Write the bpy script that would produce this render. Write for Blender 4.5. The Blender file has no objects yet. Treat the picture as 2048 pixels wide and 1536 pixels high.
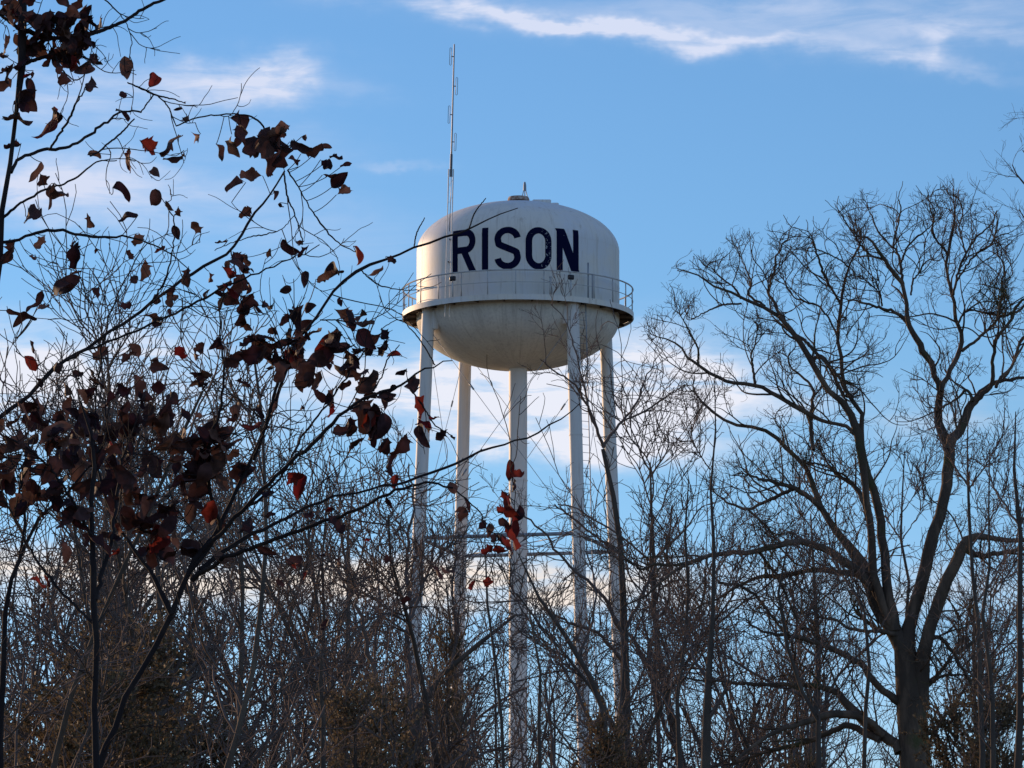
import bpy, math, random
import numpy as np
from mathutils import Vector

random.seed(7)
RNG = np.random.default_rng(11)
S = bpy.context.scene
COL = S.collection

# ------------------------------------------------------------------ camera
FPX = 8500.0                       # focal length in pixels of the 2048 px wide photograph
PITCH = math.radians(8.92)
CAMZ = 1.6
cam_d = bpy.data.cameras.new("camera")
cam = bpy.data.objects.new("camera", cam_d)
COL.objects.link(cam)
cam_d.sensor_width = 36.0
cam_d.lens = FPX / 2048.0 * 36.0
cam_d.clip_start = 0.5
cam_d.clip_end = 8000.0
cam.location = (0, 0, CAMZ)
cam.rotation_euler = (math.pi / 2 + PITCH, 0, 0)
S.camera = cam
S.render.resolution_x = 1024
S.render.resolution_y = 768

# ------------------------------------------------------------------ exposure
S.view_settings.view_transform = 'Standard'
S.view_settings.look = 'None'
S.view_settings.gamma = 1.0
S.view_settings.exposure = 0.0

# ------------------------------------------------------------------ sun
SUN_EL = math.radians(10.0)
SUN_AZ = math.radians(133.0)       # math angle in the ground plane (x right, y away)
sd = Vector((math.cos(SUN_EL) * math.cos(SUN_AZ), math.cos(SUN_EL) * math.sin(SUN_AZ), math.sin(SUN_EL)))
sun_d = bpy.data.lights.new("sun", 'SUN')
sun_d.energy = 4.2
sun_d.angle = math.radians(0.55)
sun_d.color = (1.0, 0.66, 0.38)
sun = bpy.data.objects.new("sun", sun_d)
COL.objects.link(sun)
sun.rotation_euler = sd.to_track_quat('Z', 'Y').to_euler()
sun.location = (0, 0, 60)

# ------------------------------------------------------------------ sky
W = bpy.data.worlds.new("World")
S.world = W
W.use_nodes = True
nt = W.node_tree
nt.nodes.clear()


def mk(tree, kind, **kw):
    n = tree.nodes.new(kind)
    for k, v in kw.items():
        setattr(n, k, v)
    return n


def math_node(tree, op, a, b=None, c=None, clamp=False):
    n = tree.nodes.new('ShaderNodeMath')
    n.operation = op
    n.use_clamp = clamp
    for i, v in enumerate((a, b, c)):
        if v is None:
            continue
        if isinstance(v, (int, float)):
            n.inputs[i].default_value = v
        else:
            tree.links.new(v, n.inputs[i])
    return n.outputs[0]


SKY_STR = 0.13
out = mk(nt, 'ShaderNodeOutputWorld')
bg = mk(nt, 'ShaderNodeBackground')
bg.inputs['Strength'].default_value = SKY_STR
sky = mk(nt, 'ShaderNodeTexSky')
sky.sky_type = 'NISHITA'
sky.sun_disc = False
sky.sun_elevation = SUN_EL
# Blender: rotation 0 puts the sun at +Y, growing clockwise seen from above
sky.sun_rotation = math.pi / 2 - SUN_AZ
sky.air_density = 1.0
sky.dust_density = 0.1
sky.ozone_density = 3.0
sky.altitude = 80.0

tc = mk(nt, 'ShaderNodeTexCoord')
sep = mk(nt, 'ShaderNodeSeparateXYZ')
nt.links.new(tc.outputs['Generated'], sep.inputs[0])
DX, DY, DZ = sep.outputs
az = math_node(nt, 'MULTIPLY', math_node(nt, 'ARCTAN2', DX, DY), 180 / math.pi)
el = math_node(nt, 'MULTIPLY', math_node(nt, 'ARCSINE', DZ), 180 / math.pi)


def pix_dir(px, py):
    x = (px - 1024.0) / FPX
    y = (768.0 - py) / FPX
    c, s_ = math.cos(PITCH), math.sin(PITCH)
    d = Vector((x, c - y * s_, s_ + y * c))
    return d.normalized()


def pix_azel(px, py):
    d = pix_dir(px, py)
    return math.degrees(math.atan2(d.x, d.y)), math.degrees(math.asin(d.z))


cmb = mk(nt, 'ShaderNodeCombineXYZ')
nt.links.new(az, cmb.inputs[0])
nt.links.new(el, cmb.inputs[1])


def sky_noise(sx, sy, rot, scale, detail, rough, dist, off):
    m = mk(nt, 'ShaderNodeMapping')
    m.inputs['Rotation'].default_value = (0, 0, math.radians(rot))
    m.inputs['Scale'].default_value = (sx, sy, 1)
    m.inputs['Location'].default_value = (off, off * 0.7, off)
    nt.links.new(cmb.outputs[0], m.inputs[0])
    n = mk(nt, 'ShaderNodeTexNoise')
    n.inputs['Scale'].default_value = scale
    n.inputs['Detail'].default_value = detail
    n.inputs['Roughness'].default_value = rough
    n.inputs['Distortion'].default_value = dist
    nt.links.new(m.outputs[0], n.inputs['Vector'])
    return n.outputs['Fac']


def smooth(v, lo, hi):
    n = mk(nt, 'ShaderNodeMapRange')
    n.interpolation_type = 'SMOOTHSTEP'
    nt.links.new(v, n.inputs['Value'])
    n.inputs['From Min'].default_value = lo
    n.inputs['From Max'].default_value = hi
    return n.outputs['Result']


warp = sky_noise(1, 1.6, 0, 0.8, 4, 0.6, 0.0, 3.1)
warp2 = sky_noise(1, 1.6, 0, 0.9, 4, 0.6, 0.0, 17.7)
waz = math_node(nt, 'ADD', az, math_node(nt, 'MULTIPLY', math_node(nt, 'SUBTRACT', warp, 0.5), 1.6))
wel = math_node(nt, 'ADD', el, math_node(nt, 'MULTIPLY', math_node(nt, 'SUBTRACT', warp2, 0.5), 0.75))


def blob(px, py, rx, ry, rot, amp):
    """soft patch of cloud centred on a direction of the sky; radii in photo pixels, rot in degrees"""
    a0, e0 = pix_azel(px, py)
    k = 180 / math.pi / FPX
    c, s_ = math.cos(math.radians(rot)), math.sin(math.radians(rot))
    u = math_node(nt, 'SUBTRACT', waz, a0)
    v = math_node(nt, 'SUBTRACT', wel, e0)
    uu = math_node(nt, 'ADD', math_node(nt, 'MULTIPLY', u, c), math_node(nt, 'MULTIPLY', v, s_))
    vv = math_node(nt, 'SUBTRACT', math_node(nt, 'MULTIPLY', v, c), math_node(nt, 'MULTIPLY', u, s_))
    uu = math_node(nt, 'DIVIDE', uu, rx * k)
    vv = math_node(nt, 'DIVIDE', vv, ry * k)
    d2 = math_node(nt, 'ADD', math_node(nt, 'MULTIPLY', uu, uu), math_node(nt, 'MULTIPLY', vv, vv))
    return math_node(nt, 'MULTIPLY', math_node(nt, 'EXPONENT', math_node(nt, 'MULTIPLY', d2, -1.0)), amp)


def total(lst):
    r = lst[0]
    for b in lst[1:]:
        r = math_node(nt, 'ADD', r, b)
    return r


fib = smooth(sky_noise(0.55, 3.0, -7, 1.1, 8, 0.62, 0.6, 5.0), 0.22, 0.72)      # drawn out fibres
puf = smooth(sky_noise(0.45, 2.6, -4, 1.0, 8, 0.62, 0.5, 9.0), 0.32, 0.66)        # lumpier low cloud

cirrus = total([
    blob(870, 5, 330, 26, -9, 0.55), blob(1080, 40, 190, 17, -10, 1.2), blob(1290, 70, 190, 21, -6, 1.4),
    blob(1520, 82, 150, 14, -1, 0.6), blob(1560, 55, 500, 42, -4, 0.34), blob(1850, 112, 160, 17, -12, 0.6),
    blob(1880, 85, 45, 30, 40, 0.6), blob(1750, 15, 600, 34, -2, 0.42), blob(1950, 60, 200, 16, -4, 0.5),
    blob(450, 158, 150, 30, 4, 1.2), blob(560, 150, 60, 34, 15, 1.1), blob(500, 190, 170, 24, 0, 0.4),
    blob(120, 190, 200, 60, 0, 0.75), blob(80, 380, 200, 60, -3, 1.25), blob(330, 380, 260, 60, -6, 0.42),
    blob(430, 262, 260, 40, -8, 0.25), blob(780, 332, 70, 8, -4, 0.30), blob(700, 180, 60, 20, 0, 0.15),
    blob(620, 480, 300, 70, -4, 0.20)])
lowc = total([
    blob(1010, 785, 240, 62, -2, 2.2), blob(1270, 790, 210, 85, 4, 2.6), blob(1130, 885, 240, 34, -3, 1.6),
    blob(80, 770, 280, 95, 8, 1.9), blob(420, 820, 260, 70, 0, 0.5), blob(1560, 800, 160, 50, 0, 0.35),
    blob(700, 760, 150, 40, -5, 0.6)])
band = total([
    blob(150, 1160, 380, 52, -4, 1.3), blob(650, 1160, 350, 44, -2, 1.3), blob(1150, 1170, 330, 38, 0, 1.2),
    blob(1900, 830, 150, 40, 0, 0.25), blob(1900, 1180, 240, 40, 0, 0.35)])

haze_el = smooth(el, 11.0, 1.0)
high = smooth(sky_noise(0.5, 1.5, -12, 0.12, 7, 0.6, 0.4, 2.0), 0.42, 0.72)    # unseen thin cloud outside the view, strengthened to brighten the tank's shaded side
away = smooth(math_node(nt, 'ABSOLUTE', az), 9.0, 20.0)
d_c = math_node(nt, 'MULTIPLY', cirrus, math_node(nt, 'ADD', math_node(nt, 'MULTIPLY', fib, 0.75), 0.25), clamp=True)
d_l = math_node(nt, 'MULTIPLY', lowc, math_node(nt, 'ADD', math_node(nt, 'MULTIPLY', puf, 0.8), 0.2), clamp=True)
d_b = math_node(nt, 'MULTIPLY', band, math_node(nt, 'ADD', math_node(nt, 'MULTIPLY', puf, 0.7), 0.3), clamp=True)
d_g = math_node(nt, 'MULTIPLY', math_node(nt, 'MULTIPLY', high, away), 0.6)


def mixc(fac, a, b):
    n = mk(nt, 'ShaderNodeMix')
    n.data_type = 'RGBA'
    nt.links.new(fac, n.inputs[0])
    for i, v in ((6, a), (7, b)):
        if isinstance(v, tuple):
            n.inputs[i].default_value = v
        else:
            nt.links.new(v, n.inputs[i])
    return n.outputs[2]


def lin(r, g, b, k=1.0 / SKY_STR):
    f = lambda c: ((c / 255 + 0.055) / 1.055) ** 2.4 if c > 10 else c / 255 / 12.92
    return (f(r) * k, f(g) * k, f(b) * k, 1)


grade = mk(nt, 'ShaderNodeMix')
grade.data_type = 'RGBA'
grade.blend_type = 'MULTIPLY'
grade.inputs[0].default_value = 1.0
gmix = mk(nt, 'ShaderNodeMix')
gmix.data_type = 'RGBA'
nt.links.new(smooth(el, 3.0, 9.0), gmix.inputs[0])
gmix.inputs[6].default_value = (0.86, 1.03, 1.50, 1)
gmix.inputs[7].default_value = (0.86, 1.05, 1.27, 1)
nt.links.new(gmix.outputs[2], grade.inputs[7])
nt.links.new(sky.outputs[0], grade.inputs[6])
col = grade.outputs[2]
SKYCOL = grade
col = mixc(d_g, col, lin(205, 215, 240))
col = mixc(d_c, col, lin(214, 223, 246))
col = mixc(d_l, col, lin(235, 238, 250))
col = mixc(d_b, col, lin(246, 234, 224))
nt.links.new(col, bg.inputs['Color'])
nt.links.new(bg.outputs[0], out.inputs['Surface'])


# ------------------------------------------------------------------ helpers
def pt(px, py, dist):
    """point on the ray through photo pixel (px,py) at ground distance dist ahead"""
    d = pix_dir(px, py)
    return np.array([d.x / d.y * dist, dist, CAMZ + d.z / d.y * dist])


def tag(o, label=None, cat=None, group=None, kind=None):
    if label:
        o['label'] = label
    if cat:
        o['category'] = cat
    if group:
        o['group'] = group
    if kind:
        o['kind'] = kind
    return o


def empty(name, loc=(0, 0, 0), rz=0.0):
    o = bpy.data.objects.new(name, None)
    COL.objects.link(o)
    o.location = loc
    o.rotation_euler = (0, 0, rz)
    o.empty_display_size = 0.3
    return o


def quad_mesh(name, V, F, mat, smooth_=False):
    """V (n,3) F (m,k) numpy"""
    V = np.ascontiguousarray(V, dtype=np.float32)
    F = np.ascontiguousarray(F, dtype=np.int32)
    k = F.shape[1]
    me = bpy.data.meshes.new(name)
    me.vertices.add(len(V))
    me.vertices.foreach_set('co', V.ravel())
    me.loops.add(F.size)
    me.loops.foreach_set('vertex_index', F.ravel())
    me.polygons.add(len(F))
    me.polygons.foreach_set('loop_start', np.arange(0, F.size, k, dtype=np.int32))
    me.polygons.foreach_set('loop_total', np.full(len(F), k, dtype=np.int32))
    if smooth_:
        me.polygons.foreach_set('use_smooth', np.ones(len(F), dtype=bool))
    me.update(calc_edges=True)
    me.validate()
    if mat:
        me.materials.append(mat)
    return me


def link(name, me, parent=None, loc=None):
    o = bpy.data.objects.new(name, me)
    COL.objects.link(o)
    if parent:
        o.parent = parent
    if loc is not None:
        o.location = loc
    return o


class MB:
    """collects quads into one mesh"""

    def __init__(self):
        self.V = []
        self.F = []
        self.n = 0

    def add(self, V, F):
        V = np.asarray(V, float).reshape(-1, 3)
        self.V.append(V)
        self.F.append(np.asarray(F, int) + self.n)
        self.n += len(V)

    def box(self, c, s, rz=0.0):
        c = np.array(c, float)
        h = np.array(s, float) / 2
        v = np.array([[x, y, z] for z in (-1, 1) for y in (-1, 1) for x in (-1, 1)], float) * h
        if rz:
            ca, sa = math.cos(rz), math.sin(rz)
            v = v @ np.array([[ca, sa, 0], [-sa, ca, 0], [0, 0, 1]])
        self.add(v + c, [[0, 2, 3, 1], [4, 5, 7, 6], [0, 1, 5, 4], [2, 6, 7, 3], [0, 4, 6, 2], [1, 3, 7, 5]])

    def tube(self, pts, rad, K=8, closed=False, caps=True):
        pts = np.asarray(pts, float)
        m = len(pts)
        rad = np.full(m, rad, float) if np.isscalar(rad) else np.asarray(rad, float)
        if closed:
            T = np.roll(pts, -1, 0) - np.roll(pts, 1, 0)
        else:
            T = np.gradient(pts, axis=0)
        T /= np.linalg.norm(T, axis=1, keepdims=True) + 1e-12
        mean = np.abs(T).mean(0)
        ref = np.zeros(3)
        ref[np.argmin(mean)] = 1
        U = np.cross(T, ref)
        U /= np.linalg.norm(U, axis=1, keepdims=True) + 1e-12
        Vv = np.cross(T, U)
        a = np.arange(K) * 2 * math.pi / K
        ring = pts[:, None] + rad[:, None, None] * (np.cos(a)[None, :, None] * U[:, None] + np.sin(a)[None, :, None] * Vv[:, None])
        idx = np.arange(m * K).reshape(m, K)
        F = []
        mm = m if closed else m - 1
        for i in range(mm):
            j = (i + 1) % m
            for k in range(K):
                k2 = (k + 1) % K
                F.append([idx[i, k], idx[i, k2], idx[j, k2], idx[j, k]])
        V = ring.reshape(-1, 3)
        if caps and not closed:
            V = np.vstack([V, pts[:1], pts[-1:]])
            for k in range(0, K):
                k2 = (k + 1) % K
                # degenerate-free quad caps: use centre + mid trick with triangles doubled is avoided
            a0, a1 = m * K, m * K + 1
            for k in range(0, K, 2):
                k1, k2 = (k + 1) % K, (k + 2) % K
                F.append([a0, idx[0, k2], idx[0, k1], idx[0, k]])
                F.append([a1, idx[m - 1, k], idx[m - 1, k1], idx[m - 1, k2]])
        self.add(V, F)

    def lathe(self, prof, K=96, c=(0, 0, 0)):
        prof = np.asarray(prof, float)
        a = np.arange(K) * 2 * math.pi / K
        V = np.stack([prof[:, None, 0] * np.cos(a), prof[:, None, 0] * np.sin(a), np.repeat(prof[:, 1:2], K, 1)], -1)
        m = len(prof)
        idx = np.arange(m * K).reshape(m, K)
        n2 = np.roll(idx, -1, 1)
        F = np.stack([idx[:-1], n2[:-1], n2[1:], idx[1:]], -1).reshape(-1, 4)
        self.add(V.reshape(-1, 3) + np.array(c), F)

    def build(self, name, mat, parent=None, sm=False, tagged=None, bevel=0.0):
        me = quad_mesh(name, np.vstack(self.V), np.vstack(self.F), mat, sm)
        if sm:
            try:
                me.set_sharp_from_angle(angle=math.radians(38))
            except Exception:
                pass
        o = link(name, me, parent)
        if bevel:
            b = o.modifiers.new('bevel', 'BEVEL')
            b.width = bevel
            b.segments = 2
        return o


def tubes(pts, rad, K=3):
    """pts (n,m,3) rad (n,m) -> V,F"""
    n, m, _ = pts.shape
    T = np.gradient(pts, axis=1)
    T /= np.linalg.norm(T, axis=2, keepdims=True) + 1e-12
    mean = np.abs(T).mean(1)
    ref = np.zeros((n, 3))
    ref[np.arange(n), np.argmin(mean, 1)] = 1
    U = np.cross(T, ref[:, None, :])
    U /= np.linalg.norm(U, axis=2, keepdims=True) + 1e-12
    Vv = np.cross(T, U)
    a = np.arange(K) * 2 * math.pi / K
    ring = pts[:, :, None] + rad[:, :, None, None] * (np.cos(a)[None, None, :, None] * U[:, :, None] + np.sin(a)[None, None, :, None] * Vv[:, :, None])
    idx = np.arange(n * m * K).reshape(n, m, K)
    nx = np.roll(idx, -1, 2)
    F = np.stack([idx[:, :-1], nx[:, :-1], nx[:, 1:], idx[:, 1:]], -1).reshape(-1, 4)
    return ring.reshape(-1, 3), F


def join(parts):
    V, F, n = [], [], 0
    for v, f in parts:
        V.append(v)
        F.append(f + n)
        n += len(v)
    return np.vstack(V), np.vstack(F)


def nrm(a):
    return a / (np.linalg.norm(a, axis=-1, keepdims=True) + 1e-12)


def grow(P, D, L, R0, R1, seg, wander, pull=(0, 0, 0), rng=RNG, kink=0.0):
    n = len(P)
    pts = np.zeros((n, seg + 1, 3))
    pts[:, 0] = P
    D = nrm(D)
    st = (L / seg)[:, None]
    pull = np.asarray(pull, float)
    vel = rng.normal(size=(n, 3)) * wander * 0.5
    for i in range(seg):
        vel = 0.5 * vel + rng.normal(size=(n, 3)) * wander
        D = nrm(D + vel + pull)
        pts[:, i + 1] = pts[:, i] + D * st
    t = np.linspace(0, 1, seg + 1)[None]
    rad = R0[:, None] * (1 - t) + R1[:, None] * t
    return pts, rad


def spawn(pts, rad, k, tr, ang, rng=RNG, thin=0.6, rmax=1e9):
    """k children per parent, at parameter range tr, leaving at angle range ang (deg)"""
    n, m, _ = pts.shape
    par = np.repeat(np.arange(n), k)
    t = rng.uniform(tr[0], tr[1], n * k) * (m - 1)
    i = np.clip(t.astype(int), 0, m - 2)
    f = (t - i)[:, None]
    P = pts[par, i] * (1 - f) + pts[par, i + 1] * f
    T = nrm(pts[par, i + 1] - pts[par, i])
    R = (rad[par, i] * (1 - f[:, 0]) + rad[par, i + 1] * f[:, 0])
    q = rng.normal(size=(n * k, 3))
    Q = nrm(q - (q * T).sum(1, keepdims=True) * T)
    a = np.radians(rng.uniform(ang[0], ang[1], n * k))[:, None]
    D = T * np.cos(a) + Q * np.sin(a)
    return P, D, np.minimum(R * thin, rmax)


def catmull(P, m):
    P = np.asarray(P, float)
    n = len(P)
    d = np.r_[0, np.cumsum(np.linalg.norm(np.diff(P[:, :3], axis=0), axis=1) + 1e-9)]
    u = d / d[-1]
    tt = np.linspace(0, 1, m)
    Pe = np.vstack([2 * P[0] - P[1], P, 2 * P[-1] - P[-2]])
    out_ = np.zeros((m, P.shape[1]))
    for q, t in enumerate(tt):
        i = min(max(np.searchsorted(u, t, side='right') - 1, 0), n - 2)
        s = (t - u[i]) / max(u[i + 1] - u[i], 1e-9)
        p0, p1, p2, p3 = Pe[i], Pe[i + 1], Pe[i + 2], Pe[i + 3]
        out_[q] = 0.5 * (2 * p1 + (p2 - p0) * s + (2 * p0 - 5 * p1 + 4 * p2 - p3) * s * s + (3 * p1 - p0 - 3 * p2 + p3) * s ** 3)
    return out_


def trace(chain, dist, w0, w1, m=24, slope=None, jit=0.0, rng=RNG, off0=0.0):
    """chain of photo pixels (x,y[,width]) at a ground distance -> world polyline and radii.
    slope: how far the far end leans towards / away from the viewer in metres."""
    ch = []
    for i, c in enumerate(chain):
        if len(c) == 3:
            ch.append(c)
        else:
            t = i / (len(chain) - 1)
            ch.append((c[0], c[1], w0 * (1 - t) + w1 * t))
    A = catmull(np.array(ch, float), m)
    A[:, 2] = np.clip(A[:, 2], min(w0, w1) * 0.6 if w0 and w1 else 1, None)
    t = np.linspace(0, 1, m)
    if slope is None:
        slope = 0
    dd = dist + off0 + slope * t
    ppm = FPX / dist
    P = np.array([pt(A[i, 0], A[i, 1], dd[i]) for i in range(m)])
    if jit:
        ln = np.linalg.norm(np.diff(P, axis=0), axis=1).sum() / m
        nz = rng.normal(size=(m, 3)) * min(jit, ln * 0.13)
        nz[0] = 0
        P = P + nz
    return P, A[:, 2] / ppm / 2


# ------------------------------------------------------------------ materials
def material(name, base, rough=0.8, noise=None, spec=0.3, bump=None, coords='Object'):
    """noise: list of (scale, colour, lo, hi, (sx,sy,sz)) layers mixed over the base"""
    m = bpy.data.materials.new(name)
    m.use_nodes = True
    t = m.node_tree
    b = t.nodes['Principled BSDF']
    b.inputs['Roughness'].default_value = rough
    b.inputs['Specular IOR Level'].default_value = spec
    c = None
    co = mk(t, 'ShaderNodeTexCoord').outputs[coords]
    for layer in (noise or []):
        sc, colr, lo, hi, st = layer
        mp = mk(t, 'ShaderNodeMapping')
        mp.inputs['Scale'].default_value = st
        t.links.new(co, mp.inputs[0])
        nz = mk(t, 'ShaderNodeTexNoise')
        nz.inputs['Scale'].default_value = sc
        nz.inputs['Detail'].default_value = 6
        nz.inputs['Roughness'].default_value = 0.62
        t.links.new(mp.outputs[0], nz.inputs['Vector'])
        r = mk(t, 'ShaderNodeMapRange')
        r.inputs['From Min'].default_value = lo
        r.inputs['From Max'].default_value = hi
        t.links.new(nz.outputs['Fac'], r.inputs['Value'])
        mx = mk(t, 'ShaderNodeMix')
        mx.data_type = 'RGBA'
        t.links.new(r.outputs[0], mx.inputs[0])
        if c is None:
            mx.inputs[6].default_value = (*base, 1)
        else:
            t.links.new(c, mx.inputs[6])
        mx.inputs[7].default_value = (*colr, 1)
        c = mx.outputs[2]
    if c is None:
        b.inputs['Base Color'].default_value = (*base, 1)
    else:
        t.links.new(c, b.inputs['Base Color'])
    if bump:
        sc, strn, dist = bump[:3]
        mp = mk(t, 'ShaderNodeMapping')
        mp.inputs['Scale'].default_value = bump[3] if len(bump) > 3 else (1, 1, 1)
        t.links.new(co, mp.inputs[0])
        nz = mk(t, 'ShaderNodeTexNoise')
        nz.inputs['Scale'].default_value = sc
        nz.inputs['Detail'].default_value = 5
        t.links.new(mp.outputs[0], nz.inputs['Vector'])
        bp = mk(t, 'ShaderNodeBump')
        bp.inputs['Strength'].default_value = strn
        bp.inputs['Distance'].default_value = dist
        t.links.new(nz.outputs['Fac'], bp.inputs['Height'])
        t.links.new(bp.outputs[0], b.inputs['Normal'])
    return m


def leaf_material(name, c1, c2, trans, rnd=True, c3=None):
    m = bpy.data.materials.new(name)
    m.use_nodes = True
    t = m.node_tree
    t.nodes.clear()
    o = mk(t, 'ShaderNodeOutputMaterial')
    geo = mk(t, 'ShaderNodeNewGeometry')
    ramp = mk(t, 'ShaderNodeValToRGB')
    ramp.color_ramp.elements[0].color = (*c1, 1)
    ramp.color_ramp.elements[1].color = (*c2, 1)
    if c3:
        ramp.color_ramp.elements[1].position = 0.72
        e = ramp.color_ramp.elements.new(0.97)
        e.color = (*c3, 1)
    t.links.new(geo.outputs['Random Per Island'], ramp.inputs[0])
    co = mk(t, 'ShaderNodeTexCoord')
    nz = mk(t, 'ShaderNodeTexNoise')
    nz.inputs['Scale'].default_value = 22
    nz.inputs['Detail'].default_value = 4
    t.links.new(co.outputs['Object'], nz.inputs['Vector'])
    mr = mk(t, 'ShaderNodeMapRange')
    mr.inputs['From Min'].default_value = 0.3
    mr.inputs['From Max'].default_value = 0.7
    mr.inputs['To Min'].default_value = 0.5
    mr.inputs['To Max'].default_value = 1.5
    t.links.new(nz.outputs['Fac'], mr.inputs['Value'])
    mul = mk(t, 'ShaderNodeMix')
    mul.data_type = 'RGBA'
    mul.blend_type = 'MULTIPLY'
    mul.inputs[0].default_value = 1
    t.links.new(ramp.outputs[0], mul.inputs[6])
    t.links.new(mr.outputs[0], mul.inputs[7])
    d = mk(t, 'ShaderNodeBsdfPrincipled')
    d.inputs['Roughness'].default_value = 0.7
    d.inputs['Specular IOR Level'].default_value = 0.15
    tr = mk(t, 'ShaderNodeBsdfTranslucent')
    mx = mk(t, 'ShaderNodeMixShader')
    mx.inputs[0].default_value = trans
    t.links.new(mul.outputs[2], d.inputs['Base Color'])
    t.links.new(mul.outputs[2], tr.inputs['Color'])
    t.links.new(d.outputs[0], mx.inputs[1])
    t.links.new(tr.outputs[0], mx.inputs[2])
    t.links.new(mx.outputs[0], o.inputs['Surface'])
    return m


M_bark_oak = material('oak_bark', (0.085, 0.062, 0.048), 0.9,
                      [(2.5, (0.20, 0.135, 0.095), 0.48, 0.68, (1, 1, 0.3)), (1.1, (0.07, 0.075, 0.03), 0.55, 0.7, (1, 1, 1))],
                      0.1, (9, 0.9, 0.05, (1, 1, 0.25)))
M_bark = material('bark', (0.085, 0.068, 0.058), 0.9, [(2.0, (0.18, 0.135, 0.10), 0.5, 0.75, (1, 1, 0.3))], 0.1, (12, 0.8, 0.03, (1, 1, 0.3)))
M_twig = material('twigs', (0.13, 0.10, 0.09), 0.9, [(0.25, (0.21, 0.135, 0.10), 0.5, 0.7, (1, 1, 1))], 0.1)
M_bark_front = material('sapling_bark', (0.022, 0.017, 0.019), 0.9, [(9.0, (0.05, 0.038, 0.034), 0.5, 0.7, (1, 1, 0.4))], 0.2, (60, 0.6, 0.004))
M_leaf = leaf_material('dead_red_leaf', (0.026, 0.009, 0.014), (0.075, 0.036, 0.034), 0.18, c3=(0.15, 0.075, 0.055))
M_leaf_red = leaf_material('bright_red_leaf', (0.12, 0.010, 0.012), (0.17, 0.026, 0.018), 0.35)
M_cedar = leaf_material('cedar_foliage', (0.09, 0.072, 0.048), (0.24, 0.165, 0.09), 0.25)
M_ground = material('ground_cover', (0.19, 0.16, 0.10), 0.95,
                    [(0.4, (0.12, 0.12, 0.06), 0.4, 0.6, (1, 1, 1)), (6, (0.26, 0.20, 0.13), 0.55, 0.7, (1, 1, 1))], 0.05, (20, 0.6, 0.05))
M_paint = material('tank_paint', (0.80, 0.75, 0.67), 0.55,
                   [(0.9, (0.70, 0.67, 0.63), 0.52, 0.72, (1, 1, 0.12)), (0.35, (0.74, 0.74, 0.75), 0.45, 0.6, (1, 1, 1)),
                    (3.0, (0.50, 0.43, 0.36), 0.58, 0.80, (1, 1, 0.04))], 0.35, (1.2, 0.25, 0.03))
M_bowl = material('bowl_paint', (0.82, 0.77, 0.70), 0.7,
                  [(0.8, (0.66, 0.62, 0.58), 0.40, 0.66, (1, 1, 0.7)), (9.0, (0.50, 0.45, 0.42), 0.50, 0.85, (1, 1, 1))], 0.25, (1.2, 0.25, 0.03))
M_leg = material('leg_paint', (0.76, 0.72, 0.68), 0.6,
                 [(1.6, (0.66, 0.60, 0.55), 0.5, 0.7, (1, 1, 0.05)), (4.0, (0.48, 0.40, 0.34), 0.62, 0.85, (1, 1, 0.06))], 0.3)
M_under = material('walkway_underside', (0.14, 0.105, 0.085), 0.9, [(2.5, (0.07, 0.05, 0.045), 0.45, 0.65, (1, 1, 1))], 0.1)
M_rail = material('rail_paint', (0.52, 0.52, 0.52), 0.5, [(3.0, (0.30, 0.27, 0.25), 0.5, 0.7, (1, 1, 1))], 0.3)
M_galv = material('galvanised_steel', (0.30, 0.33, 0.37), 0.5, [(4.0, (0.14, 0.15, 0.17), 0.45, 0.7, (1, 1, 0.2))], 0.4)
M_dark = material('black_housing', (0.012, 0.013, 0.022), 0.45, [(6.0, (0.02, 0.02, 0.02), 0.5, 0.7, (1, 1, 1))], 0.4)
M_rust = material('rusty_cap', (0.30, 0.17, 0.12), 0.8, [(6.0, (0.50, 0.42, 0.36), 0.45, 0.6, (1, 1, 1))], 0.2)
M_glass = material('lamp_glass', (0.25, 0.06, 0.05), 0.15, None, 0.6)
M_conc = material('concrete', (0.36, 0.35, 0.33), 0.9, [(2.0, (0.28, 0.27, 0.25), 0.4, 0.6, (1, 1, 1))], 0.2)


def letter_material():
    m = material('letter_paint', (0.004, 0.006, 0.034), 0.8, None, 0.05)
    t = m.node_tree
    b = t.nodes['Principled BSDF']
    co = mk(t, 'ShaderNodeTexCoord')
    nz = mk(t, 'ShaderNodeTexNoise')
    nz.inputs['Scale'].default_value = 14
    nz.inputs['Detail'].default_value = 5
    t.links.new(co.outputs['Object'], nz.inputs['Vector'])
    at = mk(t, 'ShaderNodeAttribute')
    at.attribute_name = 'flaking'
    add = math_node(t, 'ADD', nz.outputs['Fac'], math_node(t, 'MULTIPLY', at.outputs['Fac'], 0.235))
    mr = mk(t, 'ShaderNodeMapRange')
    mr.inputs['From Min'].default_value = 0.82
    mr.inputs['From Max'].default_value = 0.88
    t.links.new(add, mr.inputs['Value'])
    mx = mk(t, 'ShaderNodeMix')
    mx.data_type = 'RGBA'
    t.links.new(mr.outputs[0], mx.inputs[0])
    mx.inputs[6].default_value = (0.004, 0.006, 0.034, 1)
    mx.inputs[7].default_value = (0.36, 0.37, 0.40, 1)
    t.links.new(mx.outputs[2], b.inputs['Base Color'])
    return m


M_letter = letter_material()


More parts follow.
